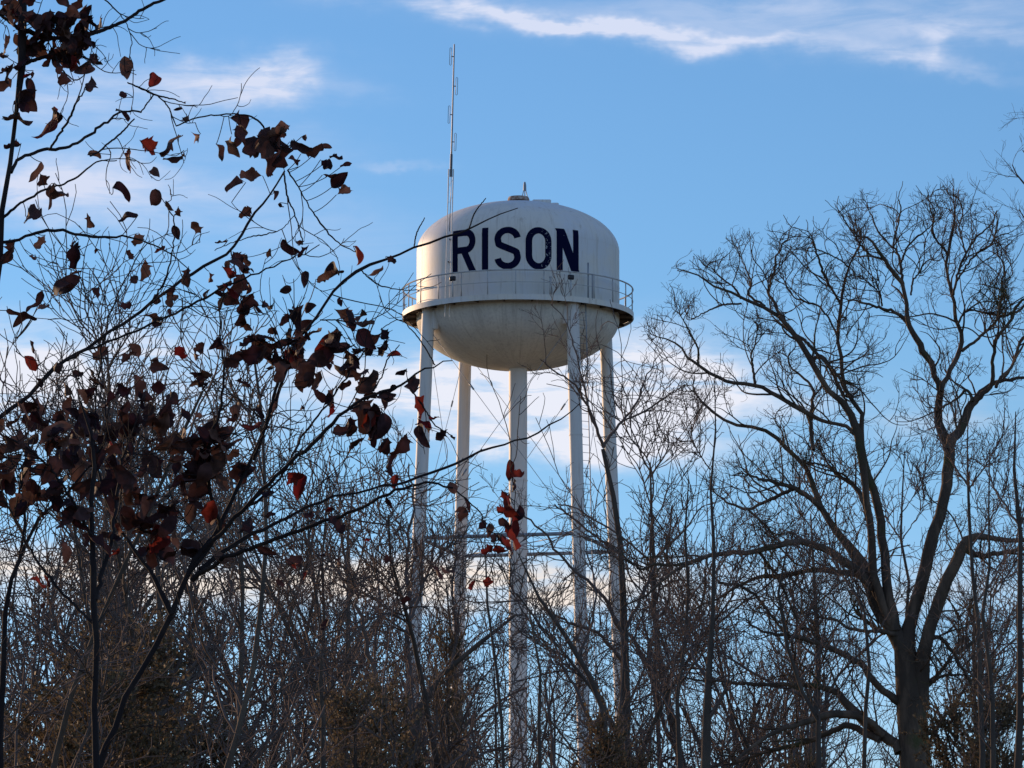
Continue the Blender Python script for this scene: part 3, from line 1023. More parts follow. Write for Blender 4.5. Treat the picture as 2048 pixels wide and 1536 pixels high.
# ------------------------------------------------------------------ the big oak
OAK = 85.0
rng = np.random.default_rng(5)
oak_limbs = [
    # chain, w0, w1, depth lean
    ([(1826, 3300, 84), (1826, 2400, 72), (1830, 1536, 62), (1822, 1420, 60), (1818, 1350, 56), (1810, 1290, 42)], 80, 42, 0.0),
    ([(1838, 1420, 44), (1840, 1370, 40), (1846, 1320, 30), (1857, 1268, 26), (1873, 1209, 25), (1904, 1139, 24), (1928, 1088, 22), (1945, 1074, 16), (1963, 1074, 12), (2010, 1080, 10), (2060, 1082, 9), (2130, 1070, 7)], 40, 8, -1.0),
    ([(1928, 1095, 18), (1965, 1112, 11), (2048, 1098, 8), (2110, 1100, 6)], 16, 6, -1.5),
    ([(1812, 1300, 34), (1820, 1245, 27), (1836, 1195, 26), (1861, 1092, 25), (1879, 1030, 23), (1889, 995, 22), (1898, 940, 24), (1896, 890, 22), (1880, 855, 19), (1877, 815, 16), (1879, 780, 14)], 34, 14, 0.8),
    ([(1896, 900, 22), (1912, 870, 20), (1928, 847, 18), (1938, 815, 17), (1951, 800, 15), (1971, 777, 11), (2002, 761, 8), (2048, 755, 6), (2100, 740, 5)], 22, 5, 1.0),
    ([(1808, 1300, 38), (1790, 1265, 34), (1756, 1209, 32), (1735, 1150, 30), (1712, 1112, 22), (1690, 1085, 17), (1658, 1041, 14), (1637, 1000, 12), (1623, 967, 11), (1611, 936, 10), (1590, 912, 9), (1572, 897, 9), (1541, 866, 8), (1498, 853, 7), (1455, 845, 6), (1416, 816, 5), (1388, 785, 4)], 38, 4, 1.5),
    ([(1782, 1250, 14), (1762, 1200, 18), (1745, 1140, 18), (1744, 1092, 16), (1736, 1014, 14), (1728, 960, 14), (1722, 910, 18), (1715, 862, 17), (1690, 808, 14), (1662, 788, 11), (1623, 722, 12), (1592, 671, 11), (1568, 645, 9), (1545, 622, 8), (1482, 597, 6), (1455, 581, 5), (1420, 570, 4), (1396, 550, 3), (1365, 540, 3)], 22, 3, -1.2),
    ([(1790, 1262, 24), (1776, 1180, 20), (1771, 1131, 19), (1764, 1053, 18), (1748, 983, 17), (1732, 936, 17), (1724, 895, 14), (1724, 850, 10), (1721, 818, 9), (1700, 798, 9), (1686, 760, 8), (1682, 725, 8), (1676, 680, 7), (1679, 632, 7), (1683, 590, 6), (1689, 554, 5), (1700, 528, 4), (1715, 500, 4)], 24, 4, 0.6),
    ([(1718, 880, 9), (1696, 857, 8), (1662, 847, 7), (1638, 838, 8), (1615, 827, 10), (1580, 808, 9), (1555, 792, 9), (1529, 777, 8), (1506, 768, 8), (1463, 765, 7), (1432, 751, 7), (1396, 730, 6), (1377, 714, 5), (1357, 691, 4), (1335, 678, 3), (1315, 672, 2)], 10, 2, -0.8),
    ([(1396, 730, 5), (1396, 700, 4), (1385, 675, 4), (1375, 655, 3), (1362, 632, 2)], 5, 2, -0.6),
    ([(1510, 768, 6), (1506, 737, 5), (1502, 712, 4), (1510, 690, 3), (1514, 668, 3)], 6, 2, 0.6),
    ([(1568, 640, 8), (1550, 606, 6), (1537, 585, 6), (1543, 560, 5), (1549, 535, 5), (1553, 511, 4), (1572, 480, 3), (1582, 455, 2)], 8, 2, 0.9),
    ([(1530, 612, 5), (1498, 590, 5), (1502, 565, 4), (1492, 538, 3), (1475, 498, 2)], 5, 2, 0.7),
    ([(1482, 597, 5), (1468, 575, 4), (1445, 558, 3), (1432, 545, 2)], 5, 2, -0.6),
    ([(1482, 607, 4), (1445, 610, 4), (1415, 622, 3), (1390, 636, 2)], 4, 2, -0.9),
    ([(1623, 722, 9), (1640, 712, 8), (1655, 728, 8), (1672, 760, 7), (1686, 790, 7)], 9, 7, 0.5),
    ([(1592, 671, 8), (1608, 680, 7), (1632, 705, 7), (1662, 735, 6), (1680, 758, 6)], 8, 5, -0.6),
    ([(1676, 676, 5), (1663, 645, 4), (1648, 624, 4), (1631, 610, 4), (1610, 603, 4), (1592, 597, 3), (1580, 582, 3), (1572, 568, 2)], 5, 2, 0.8),
    ([(1681, 608, 6), (1668, 585, 5), (1658, 570, 6), (1648, 548, 6), (1642, 534, 5), (1633, 505, 4), (1626, 482, 3), (1618, 466, 2)], 6, 2, -0.9),
    ([(1697, 534, 4), (1680, 520, 3), (1650, 505, 3), (1630, 497, 2)], 4, 2, -0.4),
    ([(1627, 900, 8), (1622, 850, 8), (1626, 800, 7), (1627, 780, 6), (1612, 760, 5), (1585, 738, 4), (1575, 715, 3)], 8, 2, 1.4),
    ([(1879, 780, 13), (1873, 757, 12), (1857, 722, 13), (1842, 695, 14), (1832, 672, 12), (1820, 655, 11), (1814, 630, 9), (1812, 600, 8), (1806, 573, 8), (1787, 546, 9), (1768, 519, 8), (1752, 494, 6), (1738, 480, 5), (1720, 475, 4)], 13, 4, -0.8),
    ([(1806, 573, 7), (1803, 545, 6), (1801, 523, 6), (1790, 500, 4), (1770, 480, 4), (1758, 465, 4), (1744, 436, 3), (1738, 418, 2)], 7, 2, 0.9),
    ([(1802, 525, 5), (1810, 505, 4), (1818, 490, 4), (1834, 474, 4), (1850, 462, 3), (1865, 447, 2)], 5, 2, -0.7),
    ([(1786, 495, 4), (1790, 470, 4), (1797, 445, 3), (1801, 415, 3), (1796, 395, 2)], 4, 2, 0.4),
    ([(1822, 590, 4), (1826, 562, 4), (1838, 545, 3), (1850, 525, 3), (1866, 518, 2)], 4, 2, 0.8),
    ([(1768, 519, 6), (1745, 512, 4), (1725, 495, 4), (1708, 470, 3), (1690, 440, 3), (1680, 425, 2)], 6, 2, -0.5),
    ([(1816, 650, 8), (1803, 632, 7), (1785, 622, 6), (1764, 616, 6), (1736, 609, 5), (1715, 603, 4), (1701, 601, 3), (1692, 630, 2)], 8, 2, -1.2),
    ([(1764, 612, 4), (1760, 588, 3), (1742, 570, 3), (1728, 558, 2)], 4, 2, -0.6),
    ([(1881, 782, 12), (1888, 765, 11), (1896, 749, 10), (1908, 725, 10), (1920, 706, 10), (1924, 675, 9), (1918, 655, 8), (1912, 640, 8), (1907, 615, 7), (1906, 593, 7), (1900, 570, 7), (1896, 554, 6), (1894, 530, 6), (1896, 505, 6), (1904, 475, 6), (1909, 450, 5), (1910, 425, 4), (1907, 405, 3)], 12, 3, 0.9),
    ([(1895, 508, 5), (1885, 493, 5), (1873, 480, 4), (1864, 462, 4), (1868, 440, 3), (1869, 420, 3), (1860, 405, 2)], 5, 2, -0.5),
    ([(1907, 590, 5), (1912, 560, 5), (1922, 528, 5), (1932, 507, 4), (1945, 485, 4), (1959, 468, 4), (1975, 456, 3), (1986, 443, 3), (1993, 420, 2)], 5, 2, 0.7),
    ([(1914, 562, 4), (1930, 535, 4), (1950, 512, 4), (1968, 497, 5), (1984, 487, 4), (1992, 465, 3), (1995, 440, 2)], 4, 2, -0.8),
    ([(1932, 508, 4), (1924, 480, 3), (1918, 455, 3), (1925, 430, 2)], 4, 2, 0.4),
    ([(1924, 702, 7), (1945, 686, 6), (1963, 671, 6), (1985, 650, 6), (2002, 632, 6), (2020, 628, 5), (2036, 622, 5), (2060, 600, 4)], 7, 4, 1.0),
    ([(1915, 650, 5), (1925, 630, 4), (1939, 620, 5), (1955, 622, 4), (1971, 626, 5), (1995, 630, 5)], 5, 4, 0.2),
    ([(1995, 640, 6), (2000, 610, 6), (2006, 585, 5), (2003, 565, 4), (2010, 540, 4), (2000, 515, 3)], 6, 3, 0.5),
    ([(1951, 800, 12), (1968, 785, 10), (1982, 769, 9), (1986, 745, 8), (1984, 722, 7), (1988, 700, 7), (1990, 683, 7), (2004, 662, 6), (2014, 650, 6), (2024, 635, 6), (2029, 620, 6), (2042, 602, 5), (2060, 590, 4)], 12, 4, -0.9),
    ([(1992, 775, 7), (2002, 755, 7), (2018, 740, 6), (2028, 725, 6), (2034, 705, 6), (2041, 683, 6), (2060, 660, 5)], 7, 4, 0.5),
    ([(1945, 803, 8), (1940, 786, 6), (1930, 780, 6), (1920, 792, 5), (1900, 806, 4), (1880, 815, 4)], 8, 4, 0.3),
    # lower limbs reaching left
    ([(1745, 1178, 16), (1712, 1138, 18), (1682, 1118, 17), (1662, 1104, 16), (1631, 1090, 14), (1592, 1083, 13), (1553, 1090, 12), (1525, 1098, 11), (1498, 1104, 10), (1443, 1108, 9), (1389, 1120, 8), (1346, 1143, 6), (1307, 1180, 5), (1280, 1200, 4), (1250, 1208, 3)], 20, 3, -2.0),
    ([(1395, 1122, 6), (1350, 1130, 6), (1310, 1128, 6), (1283, 1138, 5), (1260, 1125, 4), (1225, 1112, 3)], 6, 3, -1.2),
    ([(1762, 1205, 12), (1738, 1165, 15), (1712, 1149, 14), (1678, 1145, 12), (1631, 1139, 10), (1592, 1147, 10), (1553, 1151, 9), (1506, 1159, 7), (1475, 1174, 6), (1436, 1198, 5), (1400, 1212, 4), (1370, 1230, 3)], 20, 3, 2.0),
    ([(1800, 1405, 20), (1778, 1390, 15), (1752, 1368, 14), (1736, 1345, 13), (1724, 1328, 13), (1700, 1316, 12), (1670, 1300, 12), (1639, 1288, 11), (1600, 1276, 9), (1565, 1270, 7), (1529, 1264, 5), (1500, 1250, 4)], 20, 4, -1.2),
    ([(1800, 1505, 24), (1795, 1491, 22), (1756, 1463, 22), (1709, 1424, 20), (1670, 1385, 14), (1631, 1371, 11), (1580, 1371, 9), (1521, 1370, 8), (1470, 1367, 7), (1436, 1364, 6), (1380, 1358, 4)], 24, 4, 1.2),
    ([(1765, 1470, 14), (1740, 1446, 16), (1717, 1434, 17), (1680, 1428, 16), (1654, 1430, 15), (1600, 1448, 12), (1553, 1463, 9), (1510, 1490, 7), (1470, 1520, 5)], 18, 4, -1.8),
    ([(1760, 1480, 16), (1697, 1452, 13), (1650, 1470, 11), (1600, 1487, 10), (1540, 1500, 8), (1502, 1514, 6), (1460, 1530, 5)], 16, 5, 1.5),
    ([(1800, 1272, 14), (1768, 1264, 9), (1740, 1262, 7), (1717, 1261, 7), (1695, 1255, 7), (1682, 1245, 6), (1665, 1238, 6), (1650, 1237, 5)], 14, 4, -0.8),
    ([(1770, 1266, 10), (1750, 1255, 9), (1730, 1240, 8), (1713, 1225, 6)], 10, 5, 0.5),
    ([(1850, 1280, 14), (1868, 1276, 10), (1881, 1275, 8), (1893, 1288, 8), (1908, 1305, 8), (1925, 1300, 8), (1943, 1286, 7), (1956, 1278, 5)], 14, 5, 0.5),
    ([(1908, 1303, 8), (1916, 1325, 8), (1928, 1342, 7), (1940, 1365, 7), (1951, 1385, 6), (1970, 1410, 4)], 8, 4, 0.6),
    ([(1845, 1380, 16), (1862, 1362, 10), (1880, 1345, 8), (1900, 1318, 6), (1912, 1306, 4)], 16, 4, 0.6),
    ([(1858, 1368, 8), (1885, 1352, 6), (1905, 1350, 5), (1930, 1350, 4)], 8, 3, -0.6),
    ([(1645, 1020, 12), (1625, 1000, 11), (1600, 983, 11), (1580, 974, 9), (1561, 969, 8), (1541, 962, 7), (1521, 959, 6), (1500, 950, 4)], 12, 3, -0.9),
    ([(1588, 978, 8), (1560, 990, 8), (1530, 1004, 7), (1498, 1020, 6), (1470, 1010, 5), (1448, 1000, 4), (1430, 985, 3)], 8, 3, 1.0),
    ([(1735, 1040, 12), (1730, 1010, 11), (1715, 980, 10), (1695, 962, 8), (1675, 950, 6), (1662, 936, 5), (1650, 915, 4)], 12, 4, 0.9),
    ([(1496, 1020, 5), (1530, 1050, 5), (1550, 1075, 4)], 5, 3, 0.0),
    ([(1553, 1151, 7), (1568, 1180, 6), (1580, 1210, 5), (1600, 1250, 4)], 7, 3, 0.5),
    ([(1520, 1106, 7), (1545, 1140, 6), (1560, 1155, 5)], 7, 4, 0.5),
    ([(1436, 1165, 6), (1480, 1172, 6), (1512, 1192, 6), (1545, 1235, 5), (1580, 1280, 5), (1590, 1330, 4)], 6, 3, 1.0),
]
OP, OR = [], []
for c, w0, w1, sl in oak_limbs:
    p, r = trace(c, OAK, w0, w1, 26, sl, jit=0.012, rng=rng)
    OP.append(p)
    OR.append(r)
OP, OR = np.array(OP), np.array(OR)
oloc = (float(OP[0, 0, 0]), OAK, -0.1)
thin_i = [i for i, c in enumerate(oak_limbs) if c[2] <= 8]
TP, TR = OP[thin_i], OR[thin_i]
up = (0, 0, 0.10)
ENVX = [1230, 1270, 1300, 1350, 1400, 1500, 1590, 1640, 1680, 1760, 1800, 1900, 1990, 2060, 2300]
ENVY = [720, 640, 585, 520, 488, 458, 440, 428, 400, 376, 366, 372, 392, 440, 560]


def inside(g, jitter=14):
    """keep the branches that stay inside the rounded outline of this crown"""
    e = g[0].reshape(-1, 3)
    c, s_ = math.cos(PITCH), math.sin(PITCH)
    zf = e[:, 1] * c + (e[:, 2] - CAMZ) * s_
    px = 1024 + FPX * e[:, 0] / zf
    py = 768 - FPX * ((e[:, 2] - CAMZ) * c - e[:, 1] * s_) / zf
    lim = np.interp(px, ENVX, ENVY).reshape(g[0].shape[:2])
    # ragged: lobes of the crown stand out by different amounts
    tol = rng.normal(size=(len(lim), 1)) * jitter + 16 * np.sin(px.reshape(lim.shape)[:, :1] / 31.0)
    ok = (py.reshape(lim.shape) > lim + tol).all(1)
    return g[0][ok], g[1][ok]


pl, dl, rl_ = spawn(TP, TR, 5, (0.10, 0.80), (30, 60), rng, 0.6, 0.026)
gl = inside(grow(pl, dl + np.array([0, 0, 0.3]), rng.uniform(0.9, 2.1, len(pl)), np.maximum(rl_ * 0.9, 0.012), np.full(len(pl), 0.006), 16, 0.11, (0, 0, 0.05), rng))
pm, dm, rm = spawn(np.concatenate([TP[:, ::2][:, :13], gl[0][:, :13]]), np.concatenate([TR[:, ::2][:, :13], gl[1][:, :13]]), 2, (0.25, 1.0), (25, 60), rng, 0.65, 0.016)
gm = inside(grow(pm, dm + np.array([0, 0, 0.2]), rng.uniform(0.4, 1.0, len(pm)), np.maximum(rm * 0.85, 0.009), np.full(len(pm), 0.005), 12, 0.13, (0, 0, 0.06), rng))
pe, de, re_ = TP[:, -1], nrm(TP[:, -1] - TP[:, -3]), TR[:, -1]
pe, de, re_ = np.repeat(pe, 4, 0), np.repeat(de, 4, 0) + rng.normal(size=(4 * len(pe), 3)) * 0.5, np.repeat(re_, 4)
ge = inside(grow(pe, de, rng.uniform(0.2, 0.6, len(pe)), np.maximum(re_ * 0.7, 0.009), np.full(len(pe), 0.006), 12, 0.14, up, rng))
g1 = (np.vstack([gm[0], ge[0]]), np.vstack([gm[1], ge[1]]))
p2, d2, r2 = spawn(*g1, 5, (0.2, 1.0), (25, 65), rng, 0.8, 0.0065)
g2 = inside(grow(p2, d2, rng.uniform(0.15, 0.45, len(p2)), np.maximum(r2, 0.005), np.full(len(p2), 0.0036), 7, 0.18, up, rng))
p3, d3, r3 = spawn(*g2, 3, (0.3, 1.0), (25, 65), rng, 0.8, 0.005)
g3 = inside(grow(p3, d3, rng.uniform(0.07, 0.22, len(p3)), np.maximum(r3 * 0.8, 0.0036), np.full(len(p3), 0.0028), 5, 0.20, up, rng))
oak = empty('oak_tree', oloc)
tag(oak, 'large bare oak with thick forked limbs and curly twig clusters right of the tower', 'tree')
tr_s = localise(oloc, [(OP[:6], OR[:6], 12)])
cr_s = localise(oloc, [(OP[6:], OR[6:], 8), (gl[0], gl[1], 5), (g1[0], g1[1], 4), (g2[0], g2[1], 3), (g3[0], g3[1], 3)])
tree_parts(oak, tr_s, cr_s, M_bark_oak, M_twig)
for ob in oak.children:
    if ob.name.startswith('crown'):
        ob.data.materials[0] = M_bark_oak


# ------------------------------------------------------------------ traced slender trees in the middle distance
def traced_tree(name, label, cat, dist, chains, seed, dens=(6, 5, 4), lens=(0.9, 0.4, 0.2), root_px=None, mt=M_bark, mc=M_twig, group=None, wander=0.16, tw=0.006, ang=(20, 55), upp=0.10, ntr=1, tr=(0.15, 1.0)):
    rng = np.random.default_rng(seed)
    P, Rr = [], []
    for c, w0, w1, sl in chains:
        p, r = trace(c, dist, w0, w1, 24, sl, jit=0.030 * dist / 80, rng=rng)
        P.append(p)
        Rr.append(r)
    P, Rr = np.array(P), np.array(Rr)
    loc = (float(P[0, 0, 0]), float(P[0, 0, 1]), -0.1)
    u = (0, 0, upp)
    sets = []
    cur = (P, Rr)
    floor = [2.2, 1.4, 1.0, 1.0]
    for lv, (k, L) in enumerate(zip(dens, lens)):
        p1, d1, r1 = spawn(*cur, k, tr if lv == 0 else (0.15, 1.0), ang, rng, 0.6, tw * floor[lv] * 1.4)
        lo = np.maximum(r1, tw * floor[lv] * 0.9)
        cur = grow(p1, d1, rng.uniform(0.45, 1.25, len(p1)) * L, lo, np.full(len(p1), tw * 0.75), 6 if lv < 2 else 4, wander, u, rng)
        sets.append((cur[0], cur[1], 3))
    root = empty(name, loc)
    tag(root, label, cat, group)
    tree_parts(root, localise(loc, [(P[:ntr], Rr[:ntr], 10)]), localise(loc, ([(P[ntr:], Rr[ntr:], 6)] if len(P) > ntr else []) + sets), mt, mc)
    return root


traced_tree('bare_tree', 'slender bare tree forking in front of the right rear tower leg', 'tree', 92.0, [
    ([(1236, 3200, 60), (1238, 2300, 50), (1240, 1536, 34), (1246, 1400, 22), (1250, 1290, 16), (1247, 1150, 13), (1238, 1050, 11), (1222, 970, 10), (1207, 895, 8)], 60, 8, 0),
    ([(1207, 895, 7), (1190, 850, 6), (1172, 805, 5), (1150, 770, 4), (1112, 742, 3), (1080, 720, 2)], 7, 2, -1),
    ([(1207, 895, 7), (1220, 870, 6), (1245, 842, 5), (1272, 808, 4), (1290, 760, 3), (1315, 715, 2)], 7, 2, 1),
    ([(1192, 850, 5), (1175, 800, 4), (1162, 745, 3), (1150, 700, 3), (1130, 640, 2), (1105, 610, 2)], 5, 2, 0.5),
    ([(1245, 842, 4), (1290, 822, 4), (1330, 795, 3), (1370, 770, 2)], 4, 2, -0.5),
    ([(1251, 1290, 9), (1210, 1200, 7), (1160, 1150, 6), (1120, 1110, 5), (1080, 1060, 4), (1040, 1020, 3)], 9, 3, -1),
    ([(1250, 1260, 8), (1285, 1190, 6), (1310, 1130, 5), (1335, 1080, 4), (1345, 1010, 3)], 8, 3, 1),
    ([(1244, 1110, 6), (1200, 1080, 5), (1150, 1040, 4), (1110, 1010, 3)], 6, 2, 1),
    ([(1250, 1330, 9), (1200, 1270, 7), (1150, 1250, 6), (1110, 1230, 4)], 9, 3, -1),
], 21, dens=(8, 5, 3), lens=(1.1, 0.5, 0.25), tw=0.0055)

traced_tree('bare_tree', 'bare tree with a dark branch slanting down in front of the central tower pipe', 'tree', 80.0, [
    ([(1225, 3300, 50), (1222, 2300, 40), (1215, 1536, 22), (1208, 1405, 13), (1180, 1350, 11), (1157, 1311, 10), (1120, 1250, 9), (1100, 1220, 8), (1075, 1190, 6), (1050, 1150, 4), (1030, 1110, 2)], 50, 2, 0),
    ([(1222, 1536, 9), (1180, 1440, 7), (1140, 1360, 6), (1110, 1290, 4), (1090, 1240, 3)], 9, 3, 1),
    ([(1157, 1311, 7), (1185, 1240, 5), (1190, 1170, 4), (1175, 1110, 3)], 7, 3, 1),
    ([(1208, 1405, 8), (1175, 1480, 5), (1150, 1500, 4), (1100, 1476, 3), (1060, 1482, 3)], 8, 2, -1),
], 22, dens=(9, 5, 3), lens=(1.0, 0.5, 0.25))

traced_tree('bare_tree', 'bare tree whose long limb slants up behind the left rear tower leg', 'tree', 74.0, [
    ([(800, 3400, 52), (806, 2400, 44), (815, 1560, 28), (830, 1440, 20), (868, 1377, 12), (900, 1335, 11), (934, 1299, 10), (975, 1268, 9), (1012, 1240, 7), (1035, 1228, 4)], 52, 3, 0),
    ([(825, 1450, 16), (815, 1300, 12), (820, 1200, 9), (812, 1100, 7), (825, 1010, 5), (818, 930, 3)], 16, 3, 1),
    ([(815, 1560, 15), (770, 1420, 12), (735, 1300, 9), (715, 1200, 7), (690, 1110, 5), (680, 1030, 3)], 15, 3, -1),
    ([(820, 1240, 8), (850, 1160, 6), (868, 1090, 5), (860, 1030, 3)], 8, 3, 1),
    ([(905, 1330, 7), (912, 1260, 5), (905, 1180, 4), (912, 1120, 3)], 7, 3, 0.4),
], 23, dens=(9, 6, 4), lens=(1.1, 0.5, 0.25))

traced_tree('sapling', 'thin dark sapling stem rising just left of the central tower pipe', 'sapling', 40.0, [
    ([(1035, 4300, 14), (1030, 2200, 10), (1012, 1536, 7), (1000, 1420, 6), (993, 1334, 6), (984, 1270, 5), (975, 1215, 5), (966, 1178, 4), (968, 1120, 3), (972, 1070, 2)], 14, 2, 0),
    ([(1000, 1420, 4), (1025, 1370, 3), (1040, 1300, 2)], 4, 2, 0.3),
], 24, dens=(6, 3), lens=(0.55, 0.25), tw=0.003)
traced_tree('sapling', 'pair of thin dark stems standing at the foot of the central tower pipe', 'sapling', 44.0, [
    ([(1082, 4200, 16), (1082, 2200, 12), (1082, 1536, 8), (1080, 1440, 7), (1086, 1370, 6), (1080, 1320, 5), (1075, 1270, 4), (1060, 1220, 3)], 16, 3, 0),
    ([(1110, 1560, 7), (1105, 1480, 6), (1098, 1430, 5), (1092, 1360, 4), (1105, 1300, 3)], 7, 3, 0.3),
    ([(1100, 1440, 5), (1130, 1478, 4), (1160, 1520, 4)], 5, 3, 0.3),
], 25, dens=(8, 4), lens=(0.6, 0.25), tw=0.003)

sap = [
    ('straight dark sapling between the tower and the oak with a thickened base', 62.0, [(1412, 3500, 46), (1410, 2300, 36), (1408, 1536, 20), (1414, 1440, 17), (1420, 1366, 15), (1424, 1280, 9), (1427, 1150, 8), (1427, 1034, 6), (1421, 940, 4), (1429, 850, 3), (1420, 790, 2), (1424, 740, 1)], 31),
    ('thin crooked sapling left of the straight dark sapling', 66.0, [(1362, 3500, 26), (1360, 2300, 20), (1358, 1536, 11), (1356, 1440, 9), (1361, 1366, 8), (1370, 1280, 7), (1378, 1200, 7), (1377, 1112, 5), (1370, 1020, 4), (1376, 960, 2)], 32),
    ('tall thin pale sapling right of the oak, nearest to its right limb', 64.0, [(1985, 3500, 26), (1978, 2300, 20), (1966, 1500, 12), (1963, 1405, 10), (1955, 1290, 9), (1951, 1209, 8), (1945, 1090, 7), (1939, 975, 6), (1934, 900, 3), (1944, 840, 2), (1940, 800, 1)], 33),
    ('wavy dark sapling in the middle of the group right of the oak', 60.0, [(2000, 3500, 26), (1992, 2300, 20), (1984, 1500, 11), (1982, 1405, 9), (1968, 1300, 8), (1960, 1240, 8), (1985, 1195, 6), (1984, 1150, 6), (1972, 1100, 5), (1975, 1040, 4), (1982, 980, 3), (1975, 900, 2)], 34),
    ('straight grey sapling at the right edge of the picture', 50.0, [(2030, 3800, 34), (2032, 2300, 26), (2036, 1536, 16), (2042, 1400, 13), (2045, 1209, 11), (2038, 1050, 9), (2029, 936, 6), (2022, 870, 4), (2032, 820, 2)], 35),
    ('slim sapling standing against the sky inside the fork of the oak', 98.0, [(1812, 3000, 12), (1815, 2300, 10), (1818, 1400, 8), (1815, 1190, 6), (1803, 1080, 5), (1800, 1030, 4), (1812, 960, 3), (1806, 900, 2)], 36),
    ('spindly bare sapling left of the oak trunk, seen under its lowest limbs', 55.0, [(1735, 3600, 20), (1732, 2300, 15), (1730, 1536, 9), (1733, 1400, 8), (1730, 1300, 7), (1726, 1210, 5), (1700, 1160, 3), (1690, 1130, 2)], 37),
    ('leaning bare sapling crossing under the horizontal limb of the oak', 70.0, [(1660, 3400, 30), (1640, 2300, 22), (1640, 1536, 12), (1625, 1440, 9), (1600, 1360, 8), (1575, 1290, 7), (1560, 1220, 6), (1565, 1160, 5), (1575, 1090, 3)], 38),
    ('slim dark trunk standing in the thicket left of the tower', 50.0, [(640, 3800, 26), (643, 2300, 20), (645, 1536, 11), (645, 1400, 9), (645, 1288, 8), (652, 1200, 6), (648, 1100, 4), (655, 1000, 3)], 39),
]
for lab, dist, ch, sdx in sap:
    sub = []
    rr = random.Random(sdx)
    for k in range(5):
        i = rr.randint(3, len(ch) - 3)
        x, y, w = ch[i]
        s_ = rr.choice((-1, 1))
        L = rr.uniform(60, 130)
        sub.append(([(x, y, w * 0.6), (x + s_ * L * 0.25, y - L * 0.35, w * 0.45), (x + s_ * L * 0.5, y - L * 0.8, w * 0.35), (x + s_ * L * 0.55, y - L * 1.25, 2)], w * 0.6, 2, rr.uniform(-1, 1)))
    traced_tree('sapling', lab, 'sapling', dist, [(ch, ch[0][2], 2, 0)] + sub, sdx, dens=(7, 5, 3), lens=(0.8 * dist / 62, 0.38 * dist / 62, 0.18 * dist / 62), group='saplings in the thicket', tw=0.0042 * dist / 62)

# tree whose crown just enters at the upper right edge
traced_tree('bare_tree', 'far tree at the upper right edge, only fine twigs in view', 'tree', 120.0, [
    ([(2330, 2500, 60), (2320, 1800, 50), (2300, 1200, 36), (2290, 900, 28), (2280, 700, 20)], 60, 20, 0),
    ([(2285, 800, 20), (2220, 600, 13), (2150, 480, 9), (2090, 410, 6), (2050, 370, 4), (2020, 330, 2)], 20, 2, -1),
    ([(2282, 700, 18), (2200, 500, 12), (2130, 400, 8), (2080, 340, 5), (2040, 300, 2)], 18, 2, 1),
    ([(2200, 560, 8), (2120, 520, 6), (2070, 470, 4), (2040, 420, 2)], 8, 2, 0),
    ([(2282, 700, 18), (2260, 500, 12), (2200, 350, 8), (2120, 280, 4), (2070, 250, 2)], 18, 2, 0.5),
], 41, dens=(7, 5, 3), lens=(1.2, 0.6, 0.3), tw=0.0045)


# ------------------------------------------------------------------ generic bare trees of the thicket
def tree_variant(seed, H, stems, w_base, lean, tw, dens, spread):
    """mesh pair (trunk, crown) of a bare tree H metres high standing at the origin"""
    rng = np.random.default_rng(seed)
    n = stems
    P = np.zeros((n, 3))
    P[:, :2] = rng.normal(size=(n, 2)) * 0.15
    D = np.array([[0, 0, 1.0]]) + rng.normal(size=(n, 3)) * lean
    g0 = grow(P, D, H * rng.uniform(0.8, 1.0, n), np.full(n, w_base), np.full(n, 0.012), 14, 0.07, (0, 0, 0.05), rng)
    sets = []
    cur = g0
    L = H * spread
    for lv, k in enumerate(dens):
        p1, d1, r1 = spawn(*cur, k, (0.32, 1.0) if lv == 0 else (0.15, 1.0), (25, 60) if lv == 0 else (25, 65), rng, 0.55, [0.05, 0.02, 0.01, 0.008][lv])
        r1 = np.maximum(r1, [0.016, 0.010, 0.0075, 0.006][lv] * tw)
        fall = 1.0
        if lv == 0:
            fall = np.clip(1.35 - p1[:, 2] / H, 0.3, 1)
        cur = grow(p1, d1, rng.uniform(0.5, 1.1, len(p1)) * L * fall, r1, r1 * 0.5 + 0.002 * tw, [9, 7, 5, 4][lv], [0.13, 0.16, 0.2, 0.25][lv], (0, 0, 0.11), rng)
        sets.append((cur[0], cur[1], 4 if lv == 0 else 3))
        L *= 0.46
    V, F = tubes(g0[0], g0[1], 8)
    tm = quad_mesh('trunk', V, F, M_bark, True)
    V, F = join([tubes(*s_) for s_ in sets])
    cm = quad_mesh('crown', V, F, M_twig, True)
    return tm, cm


VAR = [
    tree_variant(101, 10, 1, 0.14, 0.05, 0.85, (20, 7, 4), 0.34),
    tree_variant(102, 10, 2, 0.11, 0.12, 0.85, (13, 7, 4), 0.32),
    tree_variant(103, 10, 3, 0.08, 0.16, 0.85, (10, 6, 4), 0.28),
    tree_variant(104, 10, 1, 0.10, 0.08, 0.85, (24, 6, 4), 0.25),
    tree_variant(105, 10, 5, 0.05, 0.22, 0.8, (8, 6, 4), 0.24),
]


def top_height(py, dist):
    return float(pt(1024, py, dist)[2])


def place(v, px, top_py, dist, label, group, cat='tree', rz=None, name='bare_tree', rs=random):
    h = top_height(top_py, dist) + 0.1
    root = empty(name, gnd(px, dist), rz if rz is not None else rs.uniform(0, 6.28))
    s_ = h / 10.0
    root.scale = (s_, s_, s_)
    tag(root, label, cat, group)
    for nm, me in (('trunk', VAR[v][0]), ('crown', VAR[v][1])):
        link(nm, me, root)
    return root


